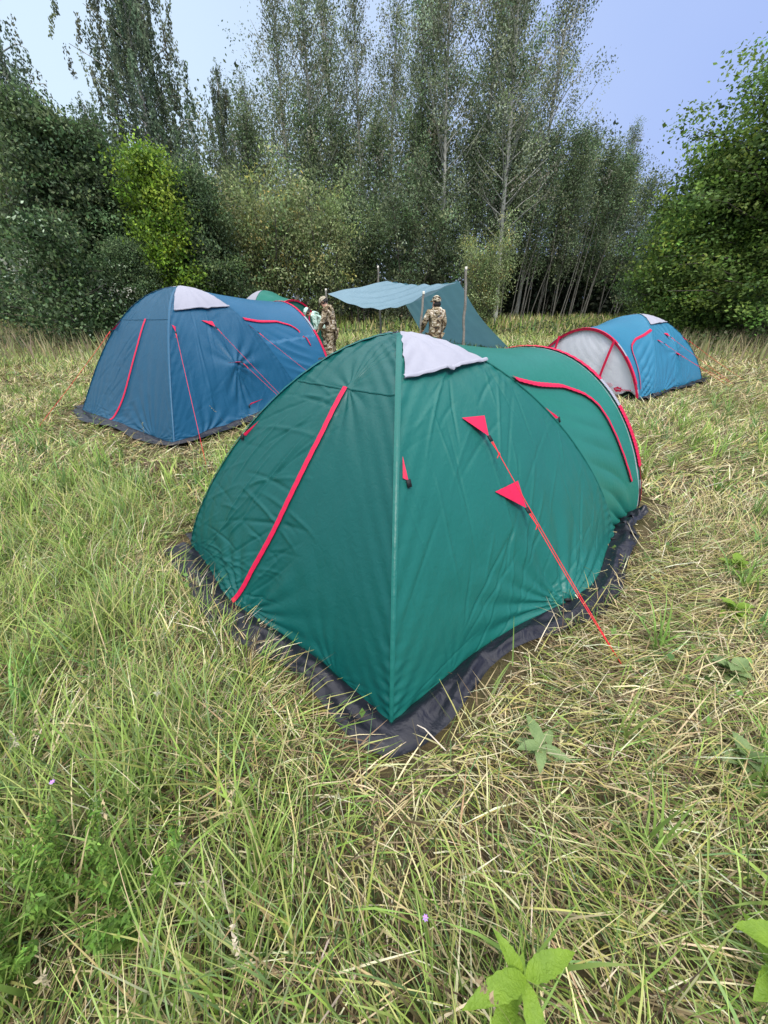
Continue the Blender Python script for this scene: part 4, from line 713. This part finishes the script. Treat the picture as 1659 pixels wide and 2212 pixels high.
for i, (x, y, lab) in enumerate([(1.95, 1.62, 'round-leaved weed right of the near tent skirt, beside the guy line'), (1.62, 1.22, 'round-leaved weed lower right of the guy line peg'), (2.30, 2.05, 'round-leaved weed at the right edge level with the vestibule'), (1.35, .82, 'round-leaved weed below the guy line peg near the right edge')]):
    lv = [(.4 + .6 * ((k * .37) % 1), k * 67 + i * 40, .085 + .02 * ((k * .6) % 1), .06, 25 + 10 * (k % 3), 50) for k in range(11)]
    herb('round_leaved_weed', lab, x, y, .09, (.03, .01), lv, m_lf2 if i % 2 else m_lf1, 10 + i, 'round-leaved weeds in the trampled grass')
def feathery(label, x, y, n, h, seed):
    g = np.random.default_rng(seed); r = empty('feathery_plant', (x, y, 0)); tag(r, label, 'plant', 'feathery plants in the tall grass'); tubes, LP = [], []
    for i in range(n):
        az = g.uniform(0, 6.283); sp = g.uniform(.03, .16); t = np.linspace(0, 1, 9); hh = h * g.uniform(.6, 1.1); C = np.stack([sp * math.cos(az) * t + g.normal(0, .02), sp * math.sin(az) * t + g.normal(0, .02), hh * t], 1); tubes.append(tube_np(C, .0018, 4))
        for q in np.linspace(.25, 1, 14):
            c = np.array([np.interp(q, t, C[:, k]) for k in range(3)]); m = 9; a = np.linspace(0, 6.283, m, endpoint=False) + q * 3; LP.append(c + np.stack([np.cos(a), np.sin(a), .3 + 0 * a], 1) * .014)
    obj_np('stem', *join_np(tubes), m_stem, r); LP = np.concatenate(LP); V, F, Cc = leaf_mesh(LP, .024, tint(len(LP), [(.16, .28, .05), (.22, .36, .07), (.11, .2, .04)], [3, 2, 2], g), g, 0, .5, .3); obj_np('foliage', V, F, m_leaf, r, Cc, False)
feathery('feathery green plant at the lower left, rightmost of three', -.70, .42, 9, .32, 1); feathery('feathery green plant at the lower left, middle of three', -.92, .44, 8, .30, 2); feathery('feathery green plant at the lower left, nearest the corner', -1.0, .30, 8, .30, 3)
m_petal = principled('purple_petal', (.42, .22, .62), .6, .3)
for i, (x, y, h, lab) in enumerate([(-1.02, .62, .30, 'tiny purple flower in the tall grass at left'), (.11, .36, .16, 'tiny purple flower at the bottom edge left of the lime-green plant')]):
    r = empty('purple_flower', (x, y, 0)); tag(r, lab, 'flower'); obj_np('stem', *tube_np(np.array([(0, 0, 0), (.01, 0, h * .5), (0, .01, h)]), .0014, 5), m_stem, r)
    for k in range(7): leaf_blade('petal', (0, .01, h), k * .9, .009, .005, R(35), R(40), m_petal, r)
# bare trampled soil near the dark blue tent
g = np.random.default_rng(8); th = np.linspace(0, 2 * np.pi, 40, endpoint=False); rr = np.linspace(0, 1, 9); V = []
for a in rr:
    for t_ in th:
        rad = a * (1 + .18 * math.sin(3 * t_ + 1) + .1 * math.sin(7 * t_)); V.append((.26 * rad * math.cos(t_), .14 * rad * math.sin(t_), .03 * (1 - a ** 2) + g.normal(0, .006)))
i = np.arange(360).reshape(9, 40); j = np.roll(i, -1, 1); o = obj_np('soil_patch', V, np.stack([i[:-1], j[:-1], j[1:], i[1:]], -1).reshape(-1, 4), principled('bare_soil', (.10, .065, .045), .95, .1, (40, (.05, .035, .025), .8), (60, .9, .02, 6)), None); o.location = (-2.36, 3.8, .045); tag(o, 'patch of bare dark soil before the dark blue tent', 'soil', kind='structure')
